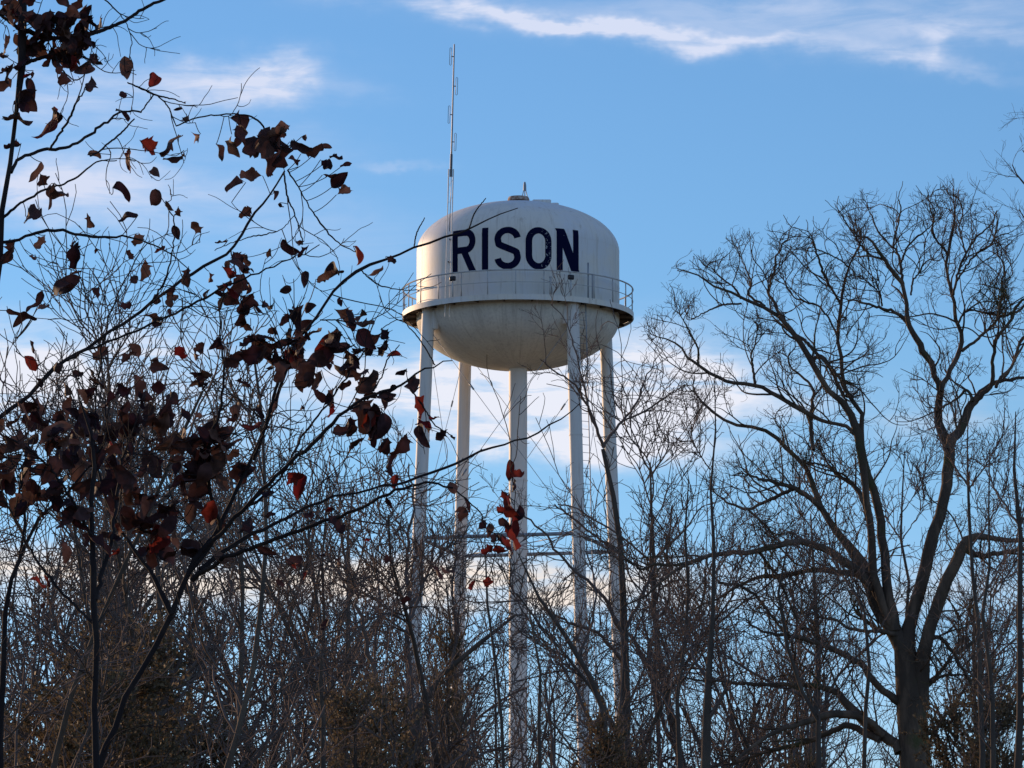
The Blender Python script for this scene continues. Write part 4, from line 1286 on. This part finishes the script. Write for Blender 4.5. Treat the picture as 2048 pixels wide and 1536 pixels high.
rs = random.Random(3)
bands = [
    # x range, n, top range, distance range, label, group
    (-60, 800, 9, (650, 880), (75, 120), 'bare thicket tree left of the tower, {} of the nine', 'bare trees of the left thicket'),
    (800, 1330, 5, (980, 1120), (85, 125), 'bare thin tree behind and between the tower legs, {} of the five', 'bare trees around the tower legs'),
    (1300, 1660, 4, (900, 1060), (100, 135), 'bare tree behind the long low oak limbs, {} of the four', 'bare trees behind the oak limbs'),
    (1900, 2100, 2, (820, 980), (100, 125), 'bare tree right of the oak behind the saplings, the {}', 'bare trees right of the oak'),
    (1640, 1900, 2, (1050, 1150), (110, 140), 'low bare tree seen behind the oak trunk, the {}', 'low bare trees behind the oak trunk'),
]
ORD = ['leftmost', 'second from the left', 'third from the left', 'fourth from the left', 'middle one', 'fourth from the right',
       'third from the right', 'second from the right', 'rightmost']


def ordinal(k, n):
    if n == 2:
        return ('left', 'right')[k] + ' one'
    if k < (n + 1) // 2 and not (n % 2 and k == n // 2):
        return ORD[k]
    if n % 2 and k == n // 2:
        return 'middle one'
    return ORD[9 - (n - k)]


for x0, x1, n, (t0, t1), (d0, d1), lab, grp in bands:
    for k in range(n):
        x = x0 + (x1 - x0) * (k + rs.uniform(0.1, 0.9)) / n
        place(rs.randrange(4), x, rs.uniform(t0, t1), rs.uniform(d0, d1), lab.format(ordinal(k, n)), grp, rs=rs)

# undergrowth: far wood that reads as one mass
rng = np.random.default_rng(77)
def brush(n, xr, yr, hr, seed, kids=(7, 5), tw=0.008):
    rng = np.random.default_rng(seed)
    dist = rng.uniform(yr[0], yr[1], n)
    px = rng.uniform(xr[0], xr[1], n)
    P = np.array([gnd(a, b) for a, b in zip(px, dist)])
    top = np.array([top_height(t, b) for t, b in zip(rng.uniform(hr[0], hr[1], n), dist)])
    D = np.array([[0, 0, 1.0]]) + rng.normal(size=(n, 3)) * 0.10
    g0 = grow(P, D, top * 1.02, np.full(n, 0.035), np.full(n, 0.008), 14, 0.06, (0, 0, 0.05), rng)
    sets = [(g0[0], g0[1], 4)]
    p1, d1, r1 = spawn(*g0, kids[0], (0.45, 1.0), (20, 60), rng, 0.6, 0.014)
    g1 = grow(p1, d1, rng.uniform(0.6, 2.0, len(p1)), np.maximum(r1, tw), np.full(len(p1), tw * 0.6), 6, 0.15, (0, 0, 0.08), rng)
    sets.append((g1[0], g1[1], 3))
    p2, d2, r2 = spawn(*g1, kids[1], (0.2, 1.0), (25, 70), rng, 0.7, 0.008)
    g2 = grow(p2, d2, rng.uniform(0.25, 0.8, len(p2)), np.full(len(p2), tw * 0.75), np.full(len(p2), tw * 0.5), 4, 0.2, (0, 0, 0.05), rng)
    sets.append((g2[0], g2[1], 3))
    return join([tubes(*s_) for s_ in sets])


und = []
und.append(brush(95, (-150, 850), (60, 130), (1100, 1330), 201))
und.append(brush(55, (780, 1420), (75, 135), (1200, 1430), 202))
und.append(brush(60, (1350, 2180), (85, 140), (1150, 1380), 203))
V, F = join(und)
o = link('undergrowth', quad_mesh('undergrowth', V, F, M_twig, True))
tag(o, 'dense tangle of thin bare stems and twigs along the bottom of the picture', 'undergrowth', kind='stuff')


# ------------------------------------------------------------------ cedars (dark evergreen masses low in the view)
def cedar_variant(seed, H=6.0, n=26000, rad=1.5, leaf=0.05):
    rng = np.random.default_rng(seed)
    g0 = grow(np.zeros((1, 3)), np.array([[0, 0, 1.0]]), np.array([H * 0.97]), np.array([0.11]), np.array([0.015]), 14, 0.03, (0, 0, 0.05), rng)
    p1, d1, r1 = spawn(*g0, 110, (0.08, 0.99), (50, 85), rng, 0.4, 0.03)
    fall = np.clip(1.12 - p1[:, 2] / H, 0.08, 1) ** 0.75
    g1 = grow(p1, d1, rng.uniform(0.6, 1.15, len(p1)) * rad * fall, np.maximum(r1, 0.008), np.full(len(p1), 0.004), 7, 0.10, (0, 0, 0.10), rng)
    p2, d2, r2 = spawn(*g1, 9, (0.25, 1.0), (20, 60), rng, 0.6, 0.008)
    g2 = grow(p2, d2, rng.uniform(0.2, 0.55, len(p2)), np.full(len(p2), 0.004), np.full(len(p2), 0.003), 5, 0.12, (0, 0, 0.10), rng)
    V, F = tubes(g0[0], g0[1], 8)
    tm = quad_mesh('trunk', V, F, M_bark, True)
    # sprays
    k = max(1, n // len(g2[0]))
    sp, sd_, _ = spawn(*g2, k, (0.1, 1.0), (10, 60), rng, 1, 1)
    m = len(sp)
    sd_ = nrm(sd_)
    q = nrm(np.cross(sd_, rng.normal(size=(m, 3))))
    Ls = rng.uniform(0.7, 1.6, m)[:, None] * leaf
    wd = Ls * 0.30
    a = sp
    V4 = np.stack([a, a + sd_ * Ls * 0.5 + q * wd, a + sd_ * Ls, a + sd_ * Ls * 0.5 - q * wd], 1).reshape(-1, 3)
    F4 = np.arange(m * 4).reshape(m, 4)
    fm = quad_mesh('foliage', V4, F4, M_cedar)
    V, F = join([tubes(g1[0], g1[1], 4), tubes(g2[0], g2[1], 3)])
    bm_ = quad_mesh('branch_set', V, F, M_twig, True)
    return tm, bm_, fm


CED = [cedar_variant(301, n=24000, leaf=0.045), cedar_variant(302, rad=1.8, n=24000, leaf=0.045), cedar_variant(303, rad=1.1, n=15000, leaf=0.042)]
cedars = [
    (0, 20, 1245, 48, 1.25, 'dark cedar filling the lower left corner', None),
    (1, 130, 1300, 42, 1.1, 'dark cedar behind the dark vertical stem at lower left', None),
    (0, 265, 1330, 46, 1.0, 'dull olive cedar under the fanning branches at lower left', None),
    (1, 420, 1370, 50, 1.0, 'low brown green cedar at the foot of the fanning branches', None),
    (2, 735, 1340, 62, 0.9, 'olive brown cedar left of the tower legs', None),
    (1, 810, 1400, 66, 0.8, 'broad olive cedar in front of the left front tower leg', None),
    (2, 912, 1190, 74, 0.4, 'narrow pointed cedar in front of the left rear tower leg', None),
    (0, 600, 1440, 46, 1.0, 'low dark cedar halfway between the left edge and the tower', None),
    (1, 1300, 1450, 74, 0.8, 'low dark cedar right of the tower legs', None),
    (2, 1655, 1465, 70, 0.7, 'low green cedar under the lowest limb of the oak', None),
    (0, 2010, 1400, 72, 0.75, 'brownish cedar in the lower right corner', None),
    (2, 2085, 1330, 70, 0.9, 'taller cedar cut off by the right edge of the picture', None),
]
for v, px, topy, dist, wid, lab, _ in cedars:
    h = top_height(topy, dist) + 0.1
    root = empty('cedar_tree', gnd(px, dist), rs.uniform(0, 6.28))
    root.scale = (h / 6 * wid, h / 6 * wid, h / 6)
    tag(root, lab, 'cedar', 'cedars low in the thicket')
    for nm, me in zip(('trunk', 'branches', 'foliage'), CED[v]):
        link(nm, me, root)

# small multi stemmed trees nearer the viewer
for k, (v, px, topy, dist, lab) in enumerate([
    (4, 120, 470, 34, 'airy multi stemmed shrub with arching twigs at the left edge'),
    (3, 500, 600, 46, 'airy slender small tree behind the hanging red leaves'),
    (2, 330, 620, 44, 'grey bushy small tree behind the dense band of dead leaves'),
    (3, 790, 900, 70, 'thin stemmed small tree just left of the left front tower leg'),
    (3, 1120, 1040, 90, 'small upright tree between the central pipe and the right front leg'),
]):
    place(v, px, topy, dist, lab, None, 'small tree', rz=1.3 * k, name='small_bare_tree')

# ------------------------------------------------------------------ near trees with dead leaves
NEAR = 14.0
NPM = FPX / NEAR
near_A = [
    ([(-60, 3080, 60), (-40, 2200, 46), (-25, 1400, 34), (-20, 900, 24), (-14, 640, 16), (0, 500, 11), (5, 430, 11), (14, 365, 10), (24, 305, 9), (30, 250, 8), (37, 200, 9), (42, 150, 15), (46, 90, 18), (44, 40, 19), (46, -30, 20), (52, -160, 14)], 60, 14, 0.0),
    ([(22, 345, 8), (40, 318, 7), (80, 302, 7), (115, 298, 7), (150, 288, 6), (190, 262, 6), (220, 238, 5), (250, 222, 4), (282, 224, 4)], 8, 3, 0.3),
    ([(4, 440, 7), (22, 422, 6), (40, 408, 5), (80, 385, 5), (110, 372, 4), (135, 362, 4), (160, 350, 4), (190, 325, 3), (235, 322, 2)], 7, 2, -0.3),
    ([(282, 224, 3), (300, 200, 3), (312, 190, 3), (335, 212, 3), (345, 235, 3), (352, 252, 2)], 3, 2, 0.1),
    ([(255, 165, 3), (285, 178, 4), (312, 190, 4), (345, 198, 3), (370, 206, 2)], 3, 2, 0.1),
    ([(98, 300, 5), (115, 275, 5), (132, 248, 5), (145, 225, 5), (152, 205, 4), (165, 188, 3), (172, 170, 2)], 5, 2, -0.2),
    ([(-10, 490, 7), (20, 482, 7), (50, 475, 6), (90, 461, 7), (140, 463, 6), (180, 474, 6), (225, 475, 5), (262, 475, 4), (330, 500, 3), (380, 540, 2)], 7, 2, 0.4),
    ([(196, 64, 8), (225, 52, 8), (250, 42, 7), (285, 18, 7), (330, -2, 6), (380, -30, 6)], 8, 6, 0.0),
    ([(46, 60, 12), (90, 72, 9), (140, 78, 8), (196, 64, 8)], 12, 8, 0.1),
    ([(205, -5, 3), (230, 18, 3), (247, 38, 2), (258, 60, 2), (263, 85, 2), (258, 118, 2)], 3, 2, 0.1),
    ([(180, 312, 4), (200, 302, 4), (215, 288, 4), (240, 268, 4), (268, 238, 3)], 4, 3, 0.1),
    ([(42, 130, 10), (75, 118, 8), (110, 112, 7), (150, 110, 5), (185, 120, 3)], 10, 3, 0.2),
    ([(40, 60, 8), (15, 40, 7), (-30, 10, 6)], 8, 5, -0.2),
    ([(110, 112, 4), (125, 140, 3), (150, 160, 3), (170, 150, 2)], 4, 2, 0.1),
    ([(352, 252, 3), (390, 236, 3), (440, 229, 3), (480, 228, 3), (505, 235, 4), (525, 252, 4), (540, 275, 3), (560, 300, 3)], 3, 3, 0.0),
]
near_B = [
    # thick base and the long arching branches of the fanning tree
    ([(150, 3080, 70), (165, 2300, 56), (190, 1600, 20), (225, 1470, 13), (268, 1366, 12), (310, 1300, 12), (344, 1229, 12), (371, 1155, 12), (395, 1110, 11), (430, 1070, 10)], 70, 11, 0.0),
    ([(380, 1140, 14), (420, 1090, 13), (450, 1030, 9), (469, 988, 9), (504, 910, 8), (539, 832, 8), (566, 754, 7), (590, 690, 6), (633, 633, 6), (664, 586, 6), (690, 560, 7), (722, 539, 8), (760, 522, 6), (800, 504, 5), (828, 494, 5), (883, 477, 5), (938, 458, 4), (975, 438, 3), (1033, 415, 2)], 14, 2, 0.5),
    ([(828, 494, 3), (834, 465, 3), (850, 435, 2)], 3, 2, 0.0),
    ([(938, 458, 3), (950, 425, 3), (972, 396, 2)], 3, 2, 0.0),
    ([(722, 540, 3), (742, 560, 3), (765, 572, 3), (805, 580, 2), (840, 580, 2)], 3, 2, 0.1),
    ([(400, 1105, 10), (430, 1080, 10), (470, 1035, 9), (508, 996, 9), (566, 937, 8), (625, 887, 9), (664, 848, 8), (715, 805, 6), (777, 781, 6), (800, 771, 5), (840, 745, 4), (870, 730, 3), (905, 722, 2)], 14, 2, -0.4),
    ([(400, 1140, 12), (440, 1105, 10), (500, 1070, 9), (562, 1043, 7), (625, 1008, 6), (720, 985, 5), (775, 972, 5), (821, 960, 6), (889, 936, 6), (971, 900, 5), (1020, 885, 4), (1053, 873, 4), (1090, 855, 4), (1122, 838, 3), (1160, 805, 2)], 12, 2, 0.7),
    ([(385, 1160, 12), (430, 1130, 10), (469, 1108, 9), (586, 1065, 8), (703, 1022, 7), (800, 979, 6), (850, 965, 5), (905, 975, 4)], 12, 3, -0.7),
    ([(344, 1229, 14), (300, 1140, 9), (255, 1080, 7), (220, 1020, 6), (199, 940, 5), (190, 850, 4), (203, 695, 4), (219, 638, 4), (242, 578, 3), (266, 531, 3), (300, 480, 2)], 14, 2, 0.3),
    ([(-60, 880, 11), (0, 832, 10), (50, 800, 9), (85, 760, 9), (133, 720, 8), (219, 668, 7), (293, 613, 7), (344, 574, 7), (422, 523, 7), (461, 500, 6), (495, 450, 6), (520, 412, 5), (545, 378, 4), (568, 345, 4)], 14, 4, 0.5),
    ([(568, 345, 4), (574, 390, 4), (590, 430, 3), (602, 470, 3), (605, 490, 2)], 4, 2, 0.0),
    ([(575, 340, 4), (600, 380, 3), (622, 420, 3), (645, 450, 4), (672, 482, 3), (712, 505, 2)], 4, 2, 0.1),
    ([(440, 1060, 9), (420, 980, 8), (415, 900, 7), (440, 820, 6), (446, 740, 5), (440, 680, 4), (445, 600, 3), (470, 540, 2)], 9, 2, -0.3),
    ([(508, 920, 7), (530, 860, 6), (545, 800, 7), (565, 740, 6), (570, 720, 4), (560, 690, 3), (540, 650, 2)], 7, 2, -0.2),
    ([(500, 1010, 6), (560, 960, 5), (600, 880, 5), (660, 800, 4), (700, 740, 4), (730, 700, 3), (745, 650, 2)], 6, 2, 0.3),
    ([(133, 720, 6), (200, 690, 5), (300, 650, 5), (400, 600, 5), (480, 560, 4), (560, 525, 3), (640, 490, 2)], 6, 2, -0.4),
    ([(700, 820, 4), (730, 800, 4), (760, 760, 3), (775, 720, 3), (800, 690, 2)], 4, 2, 0.0),
    ([(820, 775, 3), (850, 820, 3), (870, 850, 3), (905, 872, 2)], 3, 2, 0.0),
    ([(870, 730, 3), (840, 680, 3), (800, 640, 2), (760, 660, 2)], 3, 2, 0.1),
    ([(905, 975, 4), (935, 1000, 3), (960, 1025, 3), (975, 1060, 3), (1000, 1068, 2), (1022, 1050, 2), (1030, 1010, 2), (1026, 960, 2), (1020, 935, 2)], 4, 2, 0.1),
    ([(975, 1060, 2), (990, 1095, 2), (985, 1130, 2), (975, 1165, 2)], 3, 2, 0.0),
    ([(590, 430, 2), (560, 460, 2), (520, 470, 3), (480, 480, 2), (430, 500, 2)], 3, 2, 0.2),
    ([(640, 640, 3), (670, 640, 3), (700, 645, 3), (735, 650, 2)], 3, 2, 0.0),
    ([(300, 610, 4), (330, 560, 4), (345, 500, 3), (350, 450, 3), (330, 405, 2)], 4, 2, -0.2),
    ([(461, 500, 3), (470, 540, 3), (480, 590, 3), (490, 630, 2)], 4, 2, 0.1),
]
near_C = [
    ([(196, 3080, 40), (194, 2200, 28), (192, 1536, 14), (190, 1400, 12), (191, 1327, 11), (188, 1209, 13), (185, 1100, 11), (184, 1014, 9), (188, 930, 8), (178, 860, 6), (160, 800, 4)], 44, 4, 0.0),
    ([(191, 1200, 10), (203, 1151, 9), (220, 1090, 8), (230, 1034, 7), (240, 960, 6), (250, 900, 5), (270, 850, 3)], 10, 3, 0.2),
    ([(186, 1080, 7), (150, 1010, 6), (110, 950, 5), (60, 900, 4), (10, 870, 3)], 7, 3, -0.2),
    ([(190, 1250, 7), (120, 1180, 6), (60, 1100, 5), (20, 1020, 4), (-20, 960, 3)], 7, 3, 0.2),
]
near_D = [
    ([(-20, 3080, 34), (-10, 2200, 24), (0, 1536, 16), (4, 1400, 13), (8, 1248, 11), (23, 1170, 9), (42, 1110, 8), (59, 1073, 7), (94, 1014, 6), (145, 975, 5), (180, 930, 4), (210, 880, 3)], 34, 3, 0.0),
    ([(40, 1115, 7), (50, 1040, 6), (40, 980, 5), (60, 920, 4), (50, 860, 3)], 7, 3, 0.2),
]


# dead leaf geometry ---------------------------------------------------------
def leaf_grid(rng, lobed):
    """one curled leaf, unit length, base at the origin, along +X"""
    nr, nc = 13, 5
    t = np.linspace(0, 1, nr)
    w = rng.uniform(0.20, 0.33) * np.sin(np.pi * np.clip(t, 0, 1) ** rng.uniform(0.62, 0.95)) ** 0.75
    if lobed:
        w = w * (1 + 0.32 * np.sin(t * rng.uniform(14, 24) + rng.uniform(0, 6))) + 0.01
    w[0], w[-1] = 0.012, 0.004
    wl = w * rng.uniform(0.75, 1.15)
    c = np.linspace(-1, 1, nc)
    X = np.repeat(t[:, None], nc, 1)
    Y = np.where(c[None] < 0, c[None] * wl[:, None], c[None] * w[:, None])
    if lobed:
        X = X + 0.10 * np.abs(c)[None] * np.sin(t * 9 + 1)[:, None]
    fold = rng.uniform(0.1, 0.9)
    Z = np.abs(Y) * fold + 0.05 * np.sin(X * 9 + Y * 7 + rng.uniform(0, 6))
    Y = Y * math.cos(fold * 0.6)
    # bend along the length
    kx = rng.uniform(-1.6, 1.6)
    ang = kx * X
    X2 = np.where(abs(kx) < 0.05, X, np.sin(ang) / kx) - Z * np.sin(ang)
    Z2 = (1 - np.cos(ang)) / kx + Z * np.cos(ang)
    tw = rng.uniform(-1.0, 1.0) * t[:, None]
    Y3 = Y * np.cos(tw) - Z2 * np.sin(tw) * 0.3
    Z3 = Z2 + Y * np.sin(tw)
    V = np.stack([X2, Y3, Z3], -1).reshape(-1, 3)
    i = np.arange(nr * nc).reshape(nr, nc)
    F = np.stack([i[:-1, :-1], i[:-1, 1:], i[1:, 1:], i[1:, :-1]], -1).reshape(-1, 4)
    return V, F


LEAVES = """
128,155,45 252,138,52 307,160,44,r 182,170,40 195,125,28 33,240,62 95,250,75,r 110,235,50 247,228,46 245,190,26 370,205,16 356,218,17 372,238,28
300,293,52,r 340,290,55 350,315,40 393,272,48,r 258,322,50,r 190,310,32 310,345,36 440,305,48 480,268,50 500,290,52 530,295,50 560,282,60 548,330,46
500,350,50 470,370,38 610,275,30 625,300,46 650,295,32 655,330,36 672,315,28 692,330,26 660,350,26 678,360,38 690,382,36 588,322,26
72,345,44 85,362,40 120,385,50 100,395,46 65,430,52 245,385,40 310,398,38 337,412,40 355,425,32 180,443,32 255,435,52 392,455,30 490,425,30
20,500,56 10,515,40 80,485,32 150,510,58 150,500,40 65,515,22 135,570,58 120,575,40 150,545,32 48,640,60 30,625,40 85,615,38 65,695,32 115,735,38 195,500,24
260,510,24 288,540,38 312,600,34 345,592,32 308,635,42 375,555,38 460,545,52,r 470,580,64 440,588,36 490,520,36 480,630,48 492,652,28 412,590,28 420,555,22
540,508,30 580,495,38 605,503,38 600,485,26 570,580,24 610,560,40 535,610,26 568,640,34 618,615,50 665,545,66 652,552,40 715,510,38,r 680,605,24
690,635,52 728,647,46 733,680,54 520,690,56 545,690,50 530,715,46 580,688,56 605,655,52 600,700,52 655,685,60,r 640,718,48 560,742,44 700,730,58 718,745,52 735,772,48
740,792,38 722,700,52 765,700,38 790,710,34,r 770,688,30 802,745,26 825,770,44 635,762,42 640,792,32 655,797,24 548,812,50 520,822,38 605,815,24 730,832,70
700,852,48 765,852,44 745,872,42 680,862,32 705,892,44 800,890,50 770,892,32 838,815,62,r 850,850,54,r 870,835,46,r 882,870,28 845,872,50 905,875,20
360,705,32,r 320,735,38 312,722,36 400,695,28 430,690,28 275,770,38 250,782,34 195,765,44 180,790,42 260,838,60,r 235,860,52 215,800,38 370,830,40 115,830,34
30,842,44 590,955,54,r 600,975,44,r 790,965,34,r 905,975,28 925,1030,32 535,1032,24 610,1150,24,r 560,1165,28 650,1250,34 75,1165,36,r 95,1163,34,r 85,1215,34
330,1100,62 350,1080,50 300,1112,50 380,1100,48 1020,940,46,r 1036,948,40,r 1027,970,30 1022,1012,46,r 1005,1020,34,r 1028,1037,42,r 1030,1056,44,r 1010,1050,34 1025,1075,48,r
1000,1098,56,r 1015,1090,40,r 1005,1080,36 1035,1030,34 1012,1000,34,r 975,1100,28,r 965,1050,28 978,1062,24 988,1076,24 945,1170,22,r 975,1165,28,r 935,1010,26 920,1020,22 50,195,50 62,180,44 48,215,34
""".split()
lv = []
rl = np.random.default_rng(99)
for tok in LEAVES:
    f = tok.split(',')
    lv.append((float(f[0]), float(f[1]), float(f[2]), len(f) > 3))


def scatter(n, cx, cy, sx, sy, s0, s1, red=0.06):
    for _ in range(n):
        lv.append((rl.normal(cx, sx), rl.normal(cy, sy), rl.uniform(s0, s1), rl.random() < red))


scatter(66, 125, 72, 46, 32, 28, 50)
scatter(14, 30, 110, 25, 60, 28, 46)
scatter(10, 165, 110, 22, 20, 26, 40)
scatter(10, 30, 25, 30, 22, 26, 40)
scatter(54, 60, 930, 85, 62, 40, 64, 0.05)
scatter(26, 150, 860, 50, 30, 36, 58, 0.05)
scatter(38, 250, 930, 65, 60, 38, 62, 0.04)
scatter(32, 400, 930, 45, 50, 40, 64, 0.06)
scatter(14, 450, 880, 22, 40, 38, 58)
scatter(18, 330, 1050, 60, 40, 40, 62, 0.06)
scatter(14, 60, 1010, 60, 30, 38, 58)
scatter(26, 570, 705, 48, 30, 38, 58)
scatter(15, 700, 700, 40, 45, 34, 54)
scatter(14, 740, 840, 34, 35, 34, 54)
scatter(8, 470, 590, 18, 40, 34, 52)
scatter(14, 520, 290, 40, 24, 36, 56)
scatter(14, 300, 780, 160, 60, 24, 40)
scatter(12, 350, 520, 180, 70, 20, 34)
scatter(46, 300, 740, 230, 110, 22, 42)
scatter(22, 330, 1040, 150, 50, 28, 50)
scatter(12, 660, 1110, 130, 60, 20, 32, 0.3)


def near_tree(name, label, cat, chains, seed, ntrunk, off, dens, lens, tr=(0.1, 1.0), tw=0.0016):
    rng = np.random.default_rng(seed)
    P, Rr = [], []
    for c, w0, w1, sl in chains:
        p, r = trace(c, NEAR, w0, w1, 34, sl, jit=0.003, rng=rng, off0=off)
        P.append(p)
        Rr.append(np.maximum(r, 0.0014))
    P, Rr = np.array(P), np.array(Rr)
    sets = []
    cur = (P, Rr)
    for lv_, (k, L) in enumerate(zip(dens, lens)):
        p1, d1, r1 = spawn(*cur, k, tr if lv_ == 0 else (0.2, 1.0), (25, 70), rng, 0.6, [0.0022, 0.0015, 0.0012][lv_])
        if lv_ == 0:
            keep = (p1[:, 2] > 2.6)
            hi = (p1[:, 2] > 4.15)
            keep &= ~(hi & (rng.random(len(p1)) > 0.30))
            keep &= ~((p1[:, 0] > -0.55) & (p1[:, 2] > 3.2) & (rng.random(len(p1)) > 0.2))
            d1[hi] += np.array([0.3, 0, -0.5])
            p1, d1, r1 = p1[keep], d1[keep], r1[keep]
        cur = grow(p1, d1, rng.uniform(0.4, 1.3, len(p1)) * L, np.maximum(r1, [0.0017, 0.0013, 0.001][lv_]), np.full(len(p1), [0.0011, 0.0009, 0.0008][lv_]), 10, 0.11, (0, 0, 0.03), rng)
        sets.append((cur[0], cur[1], 4))
    loc = (float(P[0, 0, 0]), float(P[0, 0, 1]), -0.1)
    root = empty(name, loc)
    tag(root, label, cat)
    return dict(root=root, loc=loc, P=P, R=Rr, sets=sets, nt=ntrunk, dark=[], red=[], pet=[])


nears = [
    near_tree('leafy_tree', 'near tree at the upper left edge with clumps of dead brown leaves', 'tree', near_A, 51, 1, 0.0, (6, 3), (0.22, 0.10)),
    near_tree('leafy_tree', 'near tree of long fanning branches whose red leaves hang in front of the tower', 'tree', near_B, 52, 1, 0.6, (8, 3), (0.34, 0.14)),
    near_tree('leafy_sapling', 'near upright dark sapling at lower left carrying a dense band of brown leaves', 'sapling', near_C, 53, 1, -0.5, (12, 4), (0.35, 0.15), (0.5, 1.0)),
    near_tree('leafy_sapling', 'near leaning sapling at the left edge below the band of brown leaves', 'sapling', near_D, 54, 1, 0.3, (12, 4), (0.35, 0.15), (0.5, 1.0)),
]
# assign every leaf to the closest branch as seen and hang it there
cand, own, dep = [], [], []
for ti, T in enumerate(nears):
    for arr in [T['P']] + [s_[0] for s_ in T['sets'][:1]]:
        pts = arr.reshape(-1, 3)
        cand.append(pts)
        own.append(np.full(len(pts), ti))
cand, own = np.vstack(cand), np.concatenate(own)
cu = cand[:, 0] / cand[:, 1]
cv = (cand[:, 2] - CAMZ) / cand[:, 1]
for (px, py, sz, red) in lv:
    d = pix_dir(px, py)
    u, v = d.x / d.y, d.z / d.y
    e = (cu - u) ** 2 + (cv - v) ** 2
    j = int(np.argmin(e))
    T = nears[own[j]]
    dist = cand[j, 1] + rl.normal() * 0.03
    c = np.array([u * dist, dist, CAMZ + v * dist])
    Ln = sz / FPX * dist * rl.uniform(0.95, 1.35)
    V, F = leaf_grid(rl, rl.random() < 0.6)
    # orientation: hangs away from the twig, roughly broadside with random tilt
    away = c - cand[j]
    away = nrm(away + rl.normal(size=3) * np.array([0.05, 0.05, 0.05]) + np.array([rl.normal() * 0.02, 0, -0.05]))
    ax_ = away
    nrm_ = nrm(np.array([rl.normal() * 1.0, -0.8, rl.normal() * 1.0]))
    ay_ = nrm(np.cross(nrm_, ax_))
    az_ = np.cross(ax_, ay_)
    M = np.stack([ax_, ay_, az_], 0)
    Wd = V @ (M * Ln)
    Wd = Wd - Wd.mean(0) + c
    T['red' if red else 'dark'].append((Wd - np.array(T['loc']), F))
    base = Wd[2]
    mid = (base + cand[j]) / 2 + np.array([0, 0, -0.12 * np.linalg.norm(base - cand[j])]) + rl.normal(size=3) * 0.004
    t = np.linspace(0, 1, 6)[:, None]
    T['pet'].append((1 - t) ** 2 * cand[j] + 2 * t * (1 - t) * mid + t ** 2 * base)
for T in nears:
    sets = [(T['P'][T['nt']:], T['R'][T['nt']:], 7)] + T['sets']
    if T['pet']:
        pp = np.array(T['pet'])
        sets.append((pp, np.full(pp.shape[:2], 0.0014), 4))
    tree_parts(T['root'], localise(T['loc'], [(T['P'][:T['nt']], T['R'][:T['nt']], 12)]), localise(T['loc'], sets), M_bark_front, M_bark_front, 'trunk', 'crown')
    if T['dark']:
        V, F = join(T['dark'])
        link('dead_leaves', quad_mesh('dead_leaves', V, F, M_leaf, True), T['root'])
    if T['red']:
        V, F = join(T['red'])
        o = link('red_leaves', quad_mesh('red_leaves', V, F, M_leaf_red, True), T['root'])
        o['label'] = 'brighter red dead leaves'
